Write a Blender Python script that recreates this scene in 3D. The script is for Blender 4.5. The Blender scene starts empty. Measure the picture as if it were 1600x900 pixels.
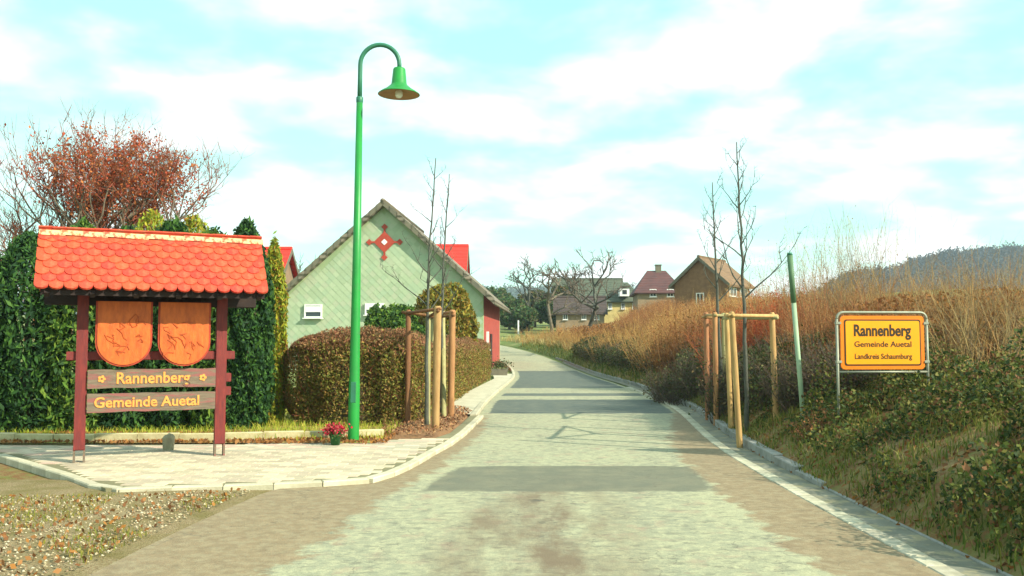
import bpy, math, random
import numpy as np
from mathutils import Vector, Matrix
from mathutils import noise as mnoise
R = math.radians
C = bpy.context.scene.collection
scene = bpy.context.scene
rng = np.random.default_rng(7)
random.seed(7)

# ------------------------------------------------------------------ camera
CAM_H, F, HOR = 1.6, 1400.0, 535.0
PITCH = math.atan((HOR - 450) / F)
cd = bpy.data.cameras.new('camera'); cam = bpy.data.objects.new('camera', cd); C.objects.link(cam)
cam.location = (0, 0, CAM_H); cam.rotation_euler = (math.pi / 2 + PITCH, 0, 0)
cd.sensor_width = 36; cd.lens = F / 1600 * 36; cd.clip_start = 0.1; cd.clip_end = 6000
scene.camera = cam

# ------------------------------------------------------------------ sky and sun
SUN_EL, SUN_AZ = R(33), math.atan2(-0.50, 0.87)          # direction (x,y) towards the sun: right, a little behind the camera
sdir = Vector((math.cos(SUN_EL) * math.cos(SUN_AZ), math.cos(SUN_EL) * math.sin(SUN_AZ), math.sin(SUN_EL)))
sl = bpy.data.lights.new('sun', 'SUN'); so = bpy.data.objects.new('sun', sl); C.objects.link(so)
so.rotation_euler = sdir.to_track_quat('Z', 'Y').to_euler()
sl.energy = 5.0; sl.angle = R(0.6); sl.color = (1.0, 0.93, 0.76)
world = bpy.data.worlds.new('World'); scene.world = world; world.use_nodes = True
nt = world.node_tree; N = nt.nodes; Lk = nt.links
bg = N['Background']; bg.inputs['Strength'].default_value = 0.10
sky = N.new('ShaderNodeTexSky'); sky.sky_type = 'NISHITA'; sky.sun_disc = False
sky.sun_elevation = SUN_EL; sky.sun_rotation = math.pi / 2 - SUN_AZ
sky.ozone_density = 1.2; sky.dust_density = 0.4
tc = N.new('ShaderNodeTexCoord'); sep = N.new('ShaderNodeSeparateXYZ'); Lk.new(tc.outputs['Generated'], sep.inputs[0])
def wm(op, a, b=None):
    n = N.new('ShaderNodeMath'); n.operation = op
    for i, v in enumerate((a, b)):
        if v is None: continue
        if isinstance(v, (int, float)): n.inputs[i].default_value = v
        else: Lk.new(v, n.inputs[i])
    return n.outputs[0]
zz = wm('ADD', wm('MAXIMUM', sep.outputs['Z'], 0.0), 0.22)
cmb = N.new('ShaderNodeCombineXYZ')
Lk.new(wm('DIVIDE', sep.outputs['X'], zz), cmb.inputs[0]); Lk.new(wm('DIVIDE', sep.outputs['Y'], zz), cmb.inputs[1])
cn = N.new('ShaderNodeTexNoise'); cn.inputs['Scale'].default_value = 2.5; cn.inputs['Detail'].default_value = 5
cn.inputs['Roughness'].default_value = 0.5; cn.inputs['Distortion'].default_value = 0.15
mp = N.new('ShaderNodeMapping'); mp.inputs['Location'].default_value = (3.3, 1.2, 0)
Lk.new(cmb.outputs[0], mp.inputs[0]); Lk.new(mp.outputs[0], cn.inputs[0])
cr = N.new('ShaderNodeValToRGB'); cr.color_ramp.elements[0].position = 0.40; cr.color_ramp.elements[1].position = 0.68
cr.color_ramp.interpolation = 'EASE'
Lk.new(cn.outputs[0], cr.inputs[0])
tint = N.new('ShaderNodeMixRGB'); tint.blend_type = 'MULTIPLY'; tint.inputs[0].default_value = 1
tint.inputs[2].default_value = (1.35, 1.75, 1.12, 1); Lk.new(sky.outputs[0], tint.inputs[1])
base = N.new('ShaderNodeMixRGB'); base.inputs[0].default_value = 0.5      # thin high haze evens the blue
base.inputs[2].default_value = (4.3, 8.2, 8.5, 1); Lk.new(tint.outputs[0], base.inputs[1])
mixc = N.new('ShaderNodeMixRGB'); mixc.inputs[2].default_value = (9.0, 9.6, 9.6, 1)
Lk.new(wm('MULTIPLY', cr.outputs[0], 0.95), mixc.inputs[0]); Lk.new(base.outputs[0], mixc.inputs[1])
Lk.new(mixc.outputs[0], bg.inputs['Color'])
scene.view_settings.view_transform = 'Standard'; scene.view_settings.look = 'None'
scene.view_settings.exposure = 0.74; scene.view_settings.gamma = 1
scene.render.resolution_x = 1024; scene.render.resolution_y = 576

# ------------------------------------------------------------------ helpers
def ray(px, py):
    a = (px - 800) / F; b = (450 - py) / F; c, s = math.cos(PITCH), math.sin(PITCH)
    return Vector((a, c - b * s, s + b * c))
def P(px, py, Y):
    d = ray(px, py); t = Y / d.y
    return Vector((d.x * t, Y, CAM_H + d.z * t))
def G(px, py, z=0.0):
    d = ray(px, py); t = (z - CAM_H) / d.z
    return Vector((d.x * t, d.y * t, z))
def lerp_tab(tab, y):
    ys = [a for a, b in tab]; xs = [b for a, b in tab]
    return float(np.interp(y, ys, xs))
XR = [(-30, 3.0), (0, 2.95), (6.3, 2.95), (10.9, 2.98), (14.5, 3.15), (18, 3.55), (21.5, 3.9), (25, 4.05), (29, 4.12), (35, 4.05), (40, 3.88), (50, 3.6), (60, 3.15), (68, 2.4), (75, 1.2), (82, -.6), (90, -3.6), (100, -9), (110, -16), (2000, -16)]
XL = [(-30, -1.9), (6, -1.75), (9, -1.55), (10.9, -1.28), (12.4, -1.12), (15, -.92), (18.7, -.72), (21.3, -.72), (25, -.6), (29, -.42), (35, -.1), (40.7, .15), (46, .15), (52, 0), (60, -.7), (68, -1.9), (75, -3.4), (82, -5.6), (90, -9), (100, -15), (110, -23), (2000, -23)]
def smooth_tab(tab):
    ys = np.arange(-30, 120, .5); v = np.interp(ys, [a for a, b in tab], [b for a, b in tab])
    k = np.ones(9) / 9; vp = np.pad(v, 4, mode='edge'); v = np.convolve(vp, k, 'valid')
    return ys, v
XRy, XRv = smooth_tab(XR); XLy, XLv = smooth_tab(XL)
xr = lambda Y: float(np.interp(Y, XRy, XRv)); xl = lambda Y: float(np.interp(Y, XLy, XLv))
BASE = [(-100, 0), (48, 0), (60, .25), (70, .6), (80, 1.15), (90, 1.7), (120, 3.4), (160, 5.0), (400, 14), (900, 24), (3000, 30)]
By = np.arange(-100, 3000, 2.0); Bv = np.interp(By, [a for a, b in BASE], [b for a, b in BASE])
Bv = np.convolve(np.pad(Bv, 3, mode='edge'), np.ones(7) / 7, 'valid')
base_z = lambda Y: float(np.interp(Y, By, Bv))
def sst(a, b, x):
    t = min(1, max(0, (x - a) / (b - a))); return t * t * (3 - 2 * t)
def nz(x, y, z=0.0, s=1.0): return mnoise.noise(Vector((x * s, y * s, z)))
def ground_z(x, Y):
    b = base_z(Y); s = x - xr(Y) - .42
    if s > 0:
        b += 1.28 * (1 - math.exp(-s / 1.6)) * (1 - .8 * sst(58, 95, Y))
        b += (.09 * nz(x, Y, 3, 1.1) + .05 * nz(x, Y, 5, 3.1)) * min(1, s)
        b += .9 * sst(3, 7, s) * sst(26, 42, Y) * (1 - sst(62, 78, Y))
        b += 3.2 * sst(9, 30, x) * sst(30, 72, Y)
    e = xl(Y) - x
    if e > 0.5: b += .03 * nz(x, Y, 1, .8) * min(1, e - .5) * (1 if x < -9 or Y > 16 or Y < 9 else 0) - 0
    if -0.55 < s + 0 and s <= 0: pass
    return b

def link(o, parent=None):
    C.objects.link(o)
    if parent is not None: o.parent = parent
    return o
def tag(o, label=None, cat=None, group=None, kind=None):
    if label: o['label'] = label
    if cat: o['category'] = cat
    if group: o['group'] = group
    if kind: o['kind'] = kind
    return o
def empty(name, loc=(0, 0, 0), rz=0, rot=None):
    o = bpy.data.objects.new(name, None); o.empty_display_size = .2; C.objects.link(o)
    o.location = loc; o.rotation_euler = rot if rot else (0, 0, rz); return o
def copy_tree(o, parent=None):
    c = o.copy(); C.objects.link(c)
    if parent is not None: c.parent = parent
    for ch in list(o.children): copy_tree(ch, c)
    return c
class MB:
    def __init__(s): s.v = []; s.f = []
    def add(s, vs, fs):
        o = len(s.v); s.v += [tuple(v) for v in vs]; s.f += [tuple(i + o for i in f) for f in fs]; return s
    def box(s, c, sz, rz=0, M=None, bev=0):
        x, y, z = sz[0] / 2, sz[1] / 2, sz[2] / 2
        if bev > 0:
            b = bev; vs = []; 
            for zz_, ins in ((-z, b), (-z + b, 0), (z - b, 0), (z, b)):
                vs += [(-x + ins, -y + ins, zz_), (x - ins, -y + ins, zz_), (x - ins, y - ins, zz_), (-x + ins, y - ins, zz_)]
            fs = [(3, 2, 1, 0), (12, 13, 14, 15)]
            for k in range(3):
                for i in range(4):
                    j = (i + 1) % 4; fs.append((4 * k + i, 4 * k + j, 4 * k + 4 + j, 4 * k + 4 + i))
        else:
            vs = [(-x, -y, -z), (x, -y, -z), (x, y, -z), (-x, y, -z), (-x, -y, z), (x, -y, z), (x, y, z), (-x, y, z)]
            fs = [(3, 2, 1, 0), (4, 5, 6, 7), (0, 1, 5, 4), (1, 2, 6, 5), (2, 3, 7, 6), (3, 0, 4, 7)]
        T = M if M is not None else Matrix.Translation(c) @ Matrix.Rotation(rz, 4, 'Z')
        return s.add([T @ Vector(v) for v in vs], fs)
    def prism(s, poly, a, b, axis='y'):        # poly in the plane normal to axis, extruded a..b
        n = len(poly)
        def mk(p, t): return {'y': (p[0], t, p[1]), 'x': (t, p[0], p[1]), 'z': (p[0], p[1], t)}[axis]
        vs = [mk(p, a) for p in poly] + [mk(p, b) for p in poly]
        fs = [tuple(range(n - 1, -1, -1)), tuple(range(n, 2 * n))] + [(i, (i + 1) % n, n + (i + 1) % n, n + i) for i in range(n)]
        return s.add(vs, fs)
    def tube(s, pts, rad, n=8, cap=True):
        pts = [Vector(p) for p in pts]; m = len(pts)
        if isinstance(rad, (int, float)): rad = [rad] * m
        vs = []; up = None
        for i in range(m):
            t = (pts[min(i + 1, m - 1)] - pts[max(i - 1, 0)]).normalized()
            if up is None:
                up = Vector((1, 0, 0)) if abs(t.x) < .8 else Vector((0, 1, 0))
            up = (up - t * up.dot(t)).normalized(); w = t.cross(up)
            for k in range(n):
                a = 2 * math.pi * k / n; vs.append(pts[i] + (up * math.cos(a) + w * math.sin(a)) * rad[i])
        fs = [(i * n + k, i * n + (k + 1) % n, (i + 1) * n + (k + 1) % n, (i + 1) * n + k) for i in range(m - 1) for k in range(n)]
        if cap: fs += [tuple(range(n - 1, -1, -1)), tuple(range((m - 1) * n, m * n))]
        return s.add(vs, fs)
    def lathe(s, prof, c=(0, 0, 0), n=24):
        vs = []; m = len(prof)
        for r, z in prof:
            for k in range(n):
                a = 2 * math.pi * k / n; vs.append((c[0] + r * math.cos(a), c[1] + r * math.sin(a), c[2] + z))
        fs = [(i * n + k, i * n + (k + 1) % n, (i + 1) * n + (k + 1) % n, (i + 1) * n + k) for i in range(m - 1) for k in range(n)]
        return s.add(vs, fs)
    def mesh(s, name, mat=None, smooth=False):
        me = bpy.data.meshes.new(name); me.from_pydata(s.v, [], s.f)
        if mat: me.materials.append(mat)
        if smooth: me.polygons.foreach_set('use_smooth', [True] * len(me.polygons))
        me.update(); return me
    def build(s, name, mat, parent=None, smooth=False):
        return link(bpy.data.objects.new(name, s.mesh(name, mat, smooth)), parent)
def np_mesh(name, V, Fc, mat, parent=None, smooth=False):
    """V (n,3) float, Fc (m,k) int, all faces of equal size k"""
    me = bpy.data.meshes.new(name); m, k = Fc.shape
    me.vertices.add(len(V)); me.vertices.foreach_set('co', V.astype(np.float32).ravel())
    me.loops.add(m * k); me.loops.foreach_set('vertex_index', Fc.astype(np.int32).ravel())
    me.polygons.add(m); me.polygons.foreach_set('loop_start', np.arange(0, m * k, k, dtype=np.int32))
    try: me.polygons.foreach_set('loop_total', np.full(m, k, dtype=np.int32))
    except Exception: pass
    if smooth: me.polygons.foreach_set('use_smooth', np.ones(m, dtype=bool))
    me.update(calc_edges=True); me.materials.append(mat)
    return link(bpy.data.objects.new(name, me), parent)
def leaf_quads(c, sz, asp=.5, up=0.0, r=rng, droop=None):
    """n leaves as folded rhombs: centre c (n,3), length sz (n,)"""
    n = len(c); d = r.normal(size=(n, 3)); d[:, 2] += up; d /= np.linalg.norm(d, axis=1)[:, None]
    e = r.normal(size=(n, 3)); e -= d * (e * d).sum(1)[:, None]; e /= np.linalg.norm(e, axis=1)[:, None] + 1e-9
    h = (sz / 2)[:, None]; w = h * asp
    V = np.stack([c - d * h, c + e * w - d * h * .1, c + d * h, c - e * w - d * h * .1], 1).reshape(-1, 3)
    return V, np.arange(4 * n).reshape(n, 4)
def twig_prisms(p0, p1, r0, r1, k=3):
    n = len(p0); d = p1 - p0; d = d / (np.linalg.norm(d, axis=1)[:, None] + 1e-9)
    a = np.where(np.abs(d[:, 2:3]) > .8, np.array([[1., 0, 0]]), np.array([[0, 0, 1.]]))
    u = np.cross(d, a); u /= np.linalg.norm(u, axis=1)[:, None] + 1e-9; w = np.cross(d, u)
    V = np.zeros((n, 2 * k, 3))
    for i in range(k):
        t = 2 * math.pi * i / k; o = u * math.cos(t) + w * math.sin(t)
        V[:, i] = p0 + o * np.asarray(r0)[:, None]; V[:, k + i] = p1 + o * np.asarray(r1)[:, None]
    b = np.arange(n)[:, None] * 2 * k
    Fc = np.stack([np.concatenate([b + i, b + (i + 1) % k, b + k + (i + 1) % k, b + k + i], 1) for i in range(k)], 1).reshape(-1, 4)
    return V.reshape(-1, 3), Fc
def join(*vf):
    Vs = []; Fs = []; o = 0
    for V, f in vf: Vs.append(V); Fs.append(f + o); o += len(V)
    return np.concatenate(Vs), np.concatenate(Fs)
def segs_mesh(name, segs, mat, parent=None, k=4):
    a = np.array([tuple(s[0]) + tuple(s[1]) + (s[2], s[3]) for s in segs])
    V, f = twig_prisms(a[:, 0:3], a[:, 3:6], a[:, 6], a[:, 7], k)
    return np_mesh(name, V, f, mat, parent)

# ------------------------------------------------------------------ materials
def srgb(r, g, b): return tuple((c / 255 / 12.92 if c / 255 <= .04045 else ((c / 255 + .055) / 1.055) ** 2.4) for c in (r, g, b)) + (1,)
def c4(c): return c if len(c) == 4 else tuple(c) + (1,)
def mat(name, c1, c2=None, scale=3.0, rough=.85, bump=0.0, bscale=None, detail=5, metal=0, lo=.35, hi=.65, c3=None, s3=1.0, lo3=.5, hi3=.6, stretch=None, spec=.3):
    m = bpy.data.materials.new(name); m.use_nodes = True; n = m.node_tree.nodes; l = m.node_tree.links; b = n['Principled BSDF']
    b.inputs['Roughness'].default_value = rough; b.inputs['Metallic'].default_value = metal; b.inputs['Specular IOR Level'].default_value = spec
    b.inputs['Base Color'].default_value = c4(c1)
    t = n.new('ShaderNodeTexCoord'); src = t.outputs['Object']
    if stretch:
        mpp = n.new('ShaderNodeMapping'); mpp.inputs['Scale'].default_value = stretch; l.new(src, mpp.inputs[0]); src = mpp.outputs[0]
    def nse(sc, lo_, hi_):
        q = n.new('ShaderNodeTexNoise'); q.inputs['Scale'].default_value = sc; q.inputs['Detail'].default_value = detail; q.inputs['Roughness'].default_value = .62
        l.new(src, q.inputs[0]); r = n.new('ShaderNodeMapRange'); r.inputs[1].default_value = lo_; r.inputs[2].default_value = hi_; l.new(q.outputs[0], r.inputs[0]); return q, r
    if c2:
        q, r = nse(scale, lo, hi); mx = n.new('ShaderNodeMixRGB'); mx.inputs[1].default_value = c4(c1); mx.inputs[2].default_value = c4(c2)
        l.new(r.outputs[0], mx.inputs[0]); out = mx.outputs[0]
        if c3:
            q3, r3 = nse(s3, lo3, hi3); m3 = n.new('ShaderNodeMixRGB'); m3.inputs[2].default_value = c4(c3)
            l.new(out, m3.inputs[1]); l.new(r3.outputs[0], m3.inputs[0]); out = m3.outputs[0]
        l.new(out, b.inputs['Base Color'])
    if bump:
        q, r = nse(bscale or scale * 4, 0, 1); bp = n.new('ShaderNodeBump'); bp.inputs['Strength'].default_value = bump; bp.inputs['Distance'].default_value = .02
        l.new(q.outputs[0], bp.inputs['Height']); l.new(bp.outputs[0], b.inputs['Normal'])
    return m
def leafmat(name, cols, rough=.7, trans=.25):
    m = bpy.data.materials.new(name); m.use_nodes = True; n = m.node_tree.nodes; l = m.node_tree.links; b = n['Principled BSDF']
    g = n.new('ShaderNodeNewGeometry'); r = n.new('ShaderNodeValToRGB'); r.color_ramp.interpolation = 'CONSTANT'
    e = r.color_ramp.elements
    while len(e) < len(cols): e.new(.5)
    for i, c in enumerate(cols): e[i].position = i / len(cols); e[i].color = c4(c)
    l.new(g.outputs['Random Per Island'], r.inputs[0]); l.new(r.outputs[0], b.inputs['Base Color'])
    b.inputs['Roughness'].default_value = rough; b.inputs['Specular IOR Level'].default_value = .2
    if trans:
        t = n.new('ShaderNodeBsdfTranslucent'); l.new(r.outputs[0], t.inputs[0]); mx = n.new('ShaderNodeMixShader'); mx.inputs[0].default_value = trans
        o = n['Material Output']; l.new(b.outputs[0], mx.inputs[1]); l.new(t.outputs[0], mx.inputs[2]); l.new(mx.outputs[0], o.inputs[0])
    return m
def objrand(m, amt=.12):        # each separate tile / stone a little lighter or darker, a little redder or yellower
    n = m.node_tree.nodes; l = m.node_tree.links; b = n['Principled BSDF']
    oi = n.new('ShaderNodeObjectInfo'); h = n.new('ShaderNodeHueSaturation')
    mr = n.new('ShaderNodeMapRange'); mr.inputs[3].default_value = 1 - amt; mr.inputs[4].default_value = 1 + amt; l.new(oi.outputs['Random'], mr.inputs[0]); l.new(mr.outputs[0], h.inputs['Value'])
    ml = n.new('ShaderNodeMath'); ml.operation = 'MULTIPLY'; ml.inputs[1].default_value = 7.13; l.new(oi.outputs['Random'], ml.inputs[0])
    fr = n.new('ShaderNodeMath'); fr.operation = 'FRACT'; l.new(ml.outputs[0], fr.inputs[0])
    m2 = n.new('ShaderNodeMapRange'); m2.inputs[3].default_value = .5 - amt * .06; m2.inputs[4].default_value = .5 + amt * .06; l.new(fr.outputs[0], m2.inputs[0]); l.new(m2.outputs[0], h.inputs['Hue'])
    s = b.inputs['Base Color']
    if s.is_linked: l.new(s.links[0].from_socket, h.inputs['Color'])
    else: h.inputs['Color'].default_value = s.default_value
    l.new(h.outputs[0], s); return m
MT = {}
MT['soil'] = mat('soil', (.17, .085, .04), (.26, .14, .06), 8, bump=.8, bscale=30)
MT['pave'] = objrand(mat('pave', (.52, .43, .30), (.42, .36, .25), 12, bump=.3, bscale=60), .2)
MT['joint'] = mat('joint', (.22, .20, .11), (.16, .15, .08), 6, bump=.4, bscale=60)
MT['kerb'] = objrand(mat('kerb', (.52, .48, .34), (.38, .35, .24), 6, bump=.3, bscale=60), .08)
MT['kerb_grey'] = objrand(mat('kerb_grey', (.30, .30, .27), (.20, .20, .17), 5, bump=.3, bscale=60), .12)
MT['gutter'] = objrand(mat('gutter', (.50, .47, .34), (.34, .32, .22), 9, bump=.4, bscale=50), .18)
MT['edge'] = objrand(mat('edge', (.52, .46, .26), (.38, .33, .17), 7, bump=.4, bscale=50), .12)
MT['patch'] = mat('patch', (.085, .092, .066), (.13, .13, .09), 3.2, bump=.4, bscale=90, c3=(.24, .22, .14), s3=1.3, lo3=.55, hi3=.7)
MT['patch_blue'] = mat('patch_blue', (.052, .078, .078), (.085, .10, .085), 1.2, bump=.4, bscale=90)
MT['timber_red'] = mat('timber_red', (.20, .028, .022), (.12, .02, .02), 6, rough=.6, bump=.2, stretch=(6, 6, 1))
MT['timber_grey'] = mat('timber_grey', (.20, .155, .105), (.12, .09, .065), 5, bump=.4, stretch=(1, 8, 8), c3=(.24, .09, .08), s3=3)
MT['timber_dark'] = mat('timber_dark', (.035, .022, .018), (.02, .014, .014), 5, bump=.2)
MT['shield'] = mat('shield', (.60, .13, .022), (.42, .08, .016), 5, rough=.5, bump=.3, bscale=12, stretch=(3, 3, 1))
MT['shield_edge'] = mat('shield_edge', (.40, .05, .02), (.26, .03, .012), 6, rough=.6)
MT['carving'] = mat('carving', (.46, .085, .018), (.36, .06, .014), 6, rough=.6)
MT['letter'] = mat('letter', (.75, .33, .07), (.62, .22, .05), 30, rough=.6)
MT['rtile'] = objrand(mat('rtile', (.56, .062, .026), (.40, .045, .022), 9, rough=.7, bump=.35, bscale=40, c3=(.30, .13, .06), s3=7, lo3=.52, hi3=.75), .10)
MT['ridge'] = objrand(mat('ridge', (.58, .12, .06), (.60, .46, .24), 12, bump=.4, lo=.42, hi=.52), .1)
MT['green_paint'] = mat('green_paint', (.012, .25, .035), (.014, .20, .035), 3, rough=.42, spec=.4, bump=.08, bscale=20, c3=(.035, .17, .05), s3=5, lo3=.58, hi3=.72)
MT['green_dark'] = mat('green_dark', (.03, .17, .095), (.03, .14, .08), 4, rough=.4)
MT['lamp_inner'] = mat('lamp_inner', (.42, .26, .13), (.34, .2, .1), 8, rough=.5)
MT['bulb'] = mat('bulb', (.75, .82, .74), None, rough=.15)
MT['sign_yellow'] = mat('sign_yellow', (.88, .33, .006), (.84, .29, .005), 1.2, rough=.4)
MT['sign_orange'] = mat('sign_orange', (.80, .20, .008), (.74, .17, .008), 3, rough=.4)
MT['black'] = mat('black', (.03, .02, .008), None, rough=.6)
MT['galv'] = mat('galv', (.30, .31, .23), (.22, .23, .17), 8, rough=.5, metal=.2)
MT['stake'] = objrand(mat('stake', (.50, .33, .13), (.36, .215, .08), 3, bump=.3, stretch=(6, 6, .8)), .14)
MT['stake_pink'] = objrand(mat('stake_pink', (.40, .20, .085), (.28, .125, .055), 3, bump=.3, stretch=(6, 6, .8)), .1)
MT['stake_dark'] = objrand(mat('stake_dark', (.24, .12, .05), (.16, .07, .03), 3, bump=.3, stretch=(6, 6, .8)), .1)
MT['stake_green'] = objrand(mat('stake_green', (.34, .32, .14), (.26, .22, .1), 3, bump=.3, stretch=(6, 6, .8)), .1)
MT['bark'] = mat('bark', (.11, .085, .06), (.17, .14, .095), 9, bump=.5, bscale=40)
MT['bark_grey'] = mat('bark_grey', (.10, .105, .08), (.065, .065, .05), 9, bump=.4, bscale=40)
MT['twig'] = leafmat('twig', [(.10, .07, .05), (.14, .10, .07), (.08, .07, .055)], trans=0)
MT['twig_red'] = leafmat('twig_red', [(.28, .10, .05), (.22, .09, .05), (.16, .10, .06), (.30, .08, .05)], trans=0)
MT['twig_orange'] = leafmat('twig_orange', [(.34, .15, .045), (.26, .10, .035), (.20, .11, .04), (.40, .22, .08), (.15, .07, .03), (.24, .075, .03)], trans=0)
MT['twig_scarlet'] = leafmat('twig_scarlet', [(.48, .10, .035), (.38, .08, .035), (.52, .16, .05)], trans=0)
MT['twig_pale'] = leafmat('twig_pale', [(.34, .25, .10), (.22, .17, .08), (.36, .21, .07), (.15, .11, .06)], trans=0)
MT['gable'] = mat('gable', (.32, .40, .22), (.27, .36, .20), .6, rough=.8, bump=.2, bscale=20, c3=(.42, .44, .24), s3=1.5, lo3=.5, hi3=.75)
MT['slate_green'] = leafmat('slate_green', [(.35, .42, .27), (.32, .39, .25), (.38, .44, .29), (.37, .41, .28), (.33, .41, .27)], rough=.75, trans=0)
MT['ornament'] = mat('ornament', (.42, .06, .035), (.34, .05, .03), 5)
MT['white'] = mat('white', (.80, .80, .76), (.70, .70, .66), 4)
MT['red_brick'] = mat('red_brick', (.36, .065, .045), (.27, .05, .038), 2, bump=.2)
MT['glass'] = mat('glass', (.03, .04, .045), None, rough=.1, spec=.6)
MT['wall_beige'] = mat('wall_beige', (.30, .21, .13), (.22, .16, .10), 2)
MT['wall_brick'] = mat('wall_brick', (.24, .13, .06), (.17, .085, .04), 3, bump=.3)
MT['wall_yellow'] = mat('wall_yellow', (.62, .48, .19), (.48, .38, .15), 2)
def roofmat(name, c1, c2, sx=0.0):
    m = mat(name, c1, c2, 1.4, rough=.8); n = m.node_tree.nodes; l = m.node_tree.links
    w = n.new('ShaderNodeTexWave'); w.bands_direction = 'Z'; w.inputs['Scale'].default_value = 1.1; w.inputs['Distortion'].default_value = .6; w.inputs['Detail'].default_value = 2
    t = n.new('ShaderNodeTexCoord'); l.new(t.outputs['Object'], w.inputs[0]); bp = n.new('ShaderNodeBump'); bp.inputs['Strength'].default_value = .7; bp.inputs['Distance'].default_value = .08
    l.new(w.outputs[0], bp.inputs['Height']); l.new(bp.outputs[0], n['Principled BSDF'].inputs['Normal']); return m
MT['roof_grey'] = roofmat('roof_grey', (.21, .17, .12), (.14, .125, .09))
MT['roof_red'] = roofmat('roof_red', (.72, .035, .022), (.60, .03, .02))
MT['roof_brown'] = roofmat('roof_brown', (.075, .05, .042), (.05, .038, .034))
MT['roof_purple'] = roofmat('roof_purple', (.11, .045, .042), (.075, .035, .035))
MT['roof_tan'] = roofmat('roof_tan', (.20, .12, .062), (.14, .085, .045))
MT['roof_olive'] = roofmat('roof_olive', (.09, .105, .07), (.065, .08, .055))
MT['verge_board'] = mat('verge_board', (.12, .115, .085), (.17, .15, .10), 3)
MT['hillwood_haze'] = leafmat('hillwood_haze', [(.022, .036, .056), (.026, .04, .056), (.03, .042, .05)], trans=0)  # blue of the distant haze is put into these leaf colours
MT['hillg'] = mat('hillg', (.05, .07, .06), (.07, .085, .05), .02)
MT['hillwood_haze2'] = leafmat('hillwood_haze2', [(.06, .10, .08), (.075, .11, .08), (.09, .10, .07)], trans=0)

# ground: soil, old grass, dead leaves and gravel mixed by noise
def ground_mat():
    m = bpy.data.materials.new('ground_mix'); m.use_nodes = True; n = m.node_tree.nodes; l = m.node_tree.links; b = n['Principled BSDF']; b.inputs['Roughness'].default_value = .95; b.inputs['Specular IOR Level'].default_value = .1
    t = n.new('ShaderNodeTexCoord')
    def ns(sc, lo, hi, det=6):
        q = n.new('ShaderNodeTexNoise'); q.inputs['Scale'].default_value = sc; q.inputs['Detail'].default_value = det; q.inputs['Roughness'].default_value = .65; l.new(t.outputs['Object'], q.inputs[0])
        r = n.new('ShaderNodeMapRange'); r.inputs[1].default_value = lo; r.inputs[2].default_value = hi; l.new(q.outputs[0], r.inputs[0]); return r.outputs[0], q.outputs[0]
    def mix(a, bb, f):
        x = n.new('ShaderNodeMixRGB'); l.new(f, x.inputs[0])
        for i, v in ((1, a), (2, bb)):
            if isinstance(v, tuple): x.inputs[i].default_value = c4(v)
            else: l.new(v, x.inputs[i])
        return x.outputs[0]
    f1, _ = ns(.8, .42, .6); f2, _ = ns(9, .45, .6); f3, q3 = ns(45, .4, .62)
    a = mix((.16, .17, .045), (.28, .20, .095), f1)
    a = mix(a, (.22, .11, .05), f2)
    a2 = n.new('ShaderNodeAttribute'); a2.attribute_name = 'gravel'
    g = mix((.22, .155, .08), (.34, .28, .16), f3)
    f4, _ = ns(2.2, .3, .6)
    g2 = mix((.17, .145, .05), g, f4)
    a = mix(a, g2, a2.outputs['Fac'])
    a3 = n.new('ShaderNodeAttribute'); a3.attribute_name = 'far'
    far = mix((.14, .19, .05), (.24, .24, .09), f1)
    a = mix(a, far, a3.outputs['Fac'])
    l.new(a, b.inputs['Base Color'])
    bp = n.new('ShaderNodeBump'); bp.inputs['Strength'].default_value = .9; bp.inputs['Distance'].default_value = .03; l.new(q3, bp.inputs['Height']); l.new(bp.outputs[0], b.inputs['Normal'])
    return m
def road_left(y):
    return xl(y) if y > 12.2 else xl(y) - 1.2 * sst(12.2, 9.5, y)
def build_ground():
    S = [-900,  -500, -300, -180, -110, -70, -45, -32, -24, -18, -14, -11.5, -9.5, -8, -7, -6.2, -5.6, -5.0, -4.7, -4.3, -3, -1.5, -.3, 0]
    S += [0.02, .2, .4, .6, .8, 1, 1.25, 1.5, 1.8, 2.1, 2.5, 3, 3.5, 4, 5, 6, 8, 10, 13, 17, 22, 28, 36, 50, 75, 110, 180, 300, 500, 900]
    Y = list(np.arange(-24, 0, 2.0)) + list(np.arange(0, 30, .4)) + list(np.arange(30, 110, 1.25)) + [112, 118, 126, 136, 150, 170, 200, 240, 300, 380, 480, 600, 800, 1100, 1300]
    V = []; gr = []; fa = []
    for y in Y:
        x0 = xr(y) + .42
        for s in S:
            x = x0 + s; z = ground_z(x, y)
            inroad = (s < -.02 and x > xl(y) - .1)
            if s <= 0: z += -.03 if not (y < 10.6 and x < road_left(y) - .25) else .022
            V.append((x, y, z))
            g = 0.0
            if x < xl(y) + .4 and y < 10.6: g = 1 - sst(-6, -11, x) * .7
            if inroad: g = .6
            gr.append(g); fa.append(sst(40, 60, y) if s > 0 else sst(17, 24, y))
    V = np.array(V); n, m = len(Y), len(S)
    i = np.arange(n - 1)[:, None] * m + np.arange(m - 1)[None]; i = i.ravel()
    Fc = np.stack([i, i + 1, i + m + 1, i + m], 1)
    o = np_mesh('ground', V, Fc, ground_mat(), smooth=True)
    for nm, d in (('gravel', gr), ('far', fa)):
        at = o.data.attributes.new(nm, 'FLOAT', 'POINT'); at.data.foreach_set('value', np.array(d, dtype=np.float32))
    tag(o, kind='structure')
build_ground()

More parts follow.
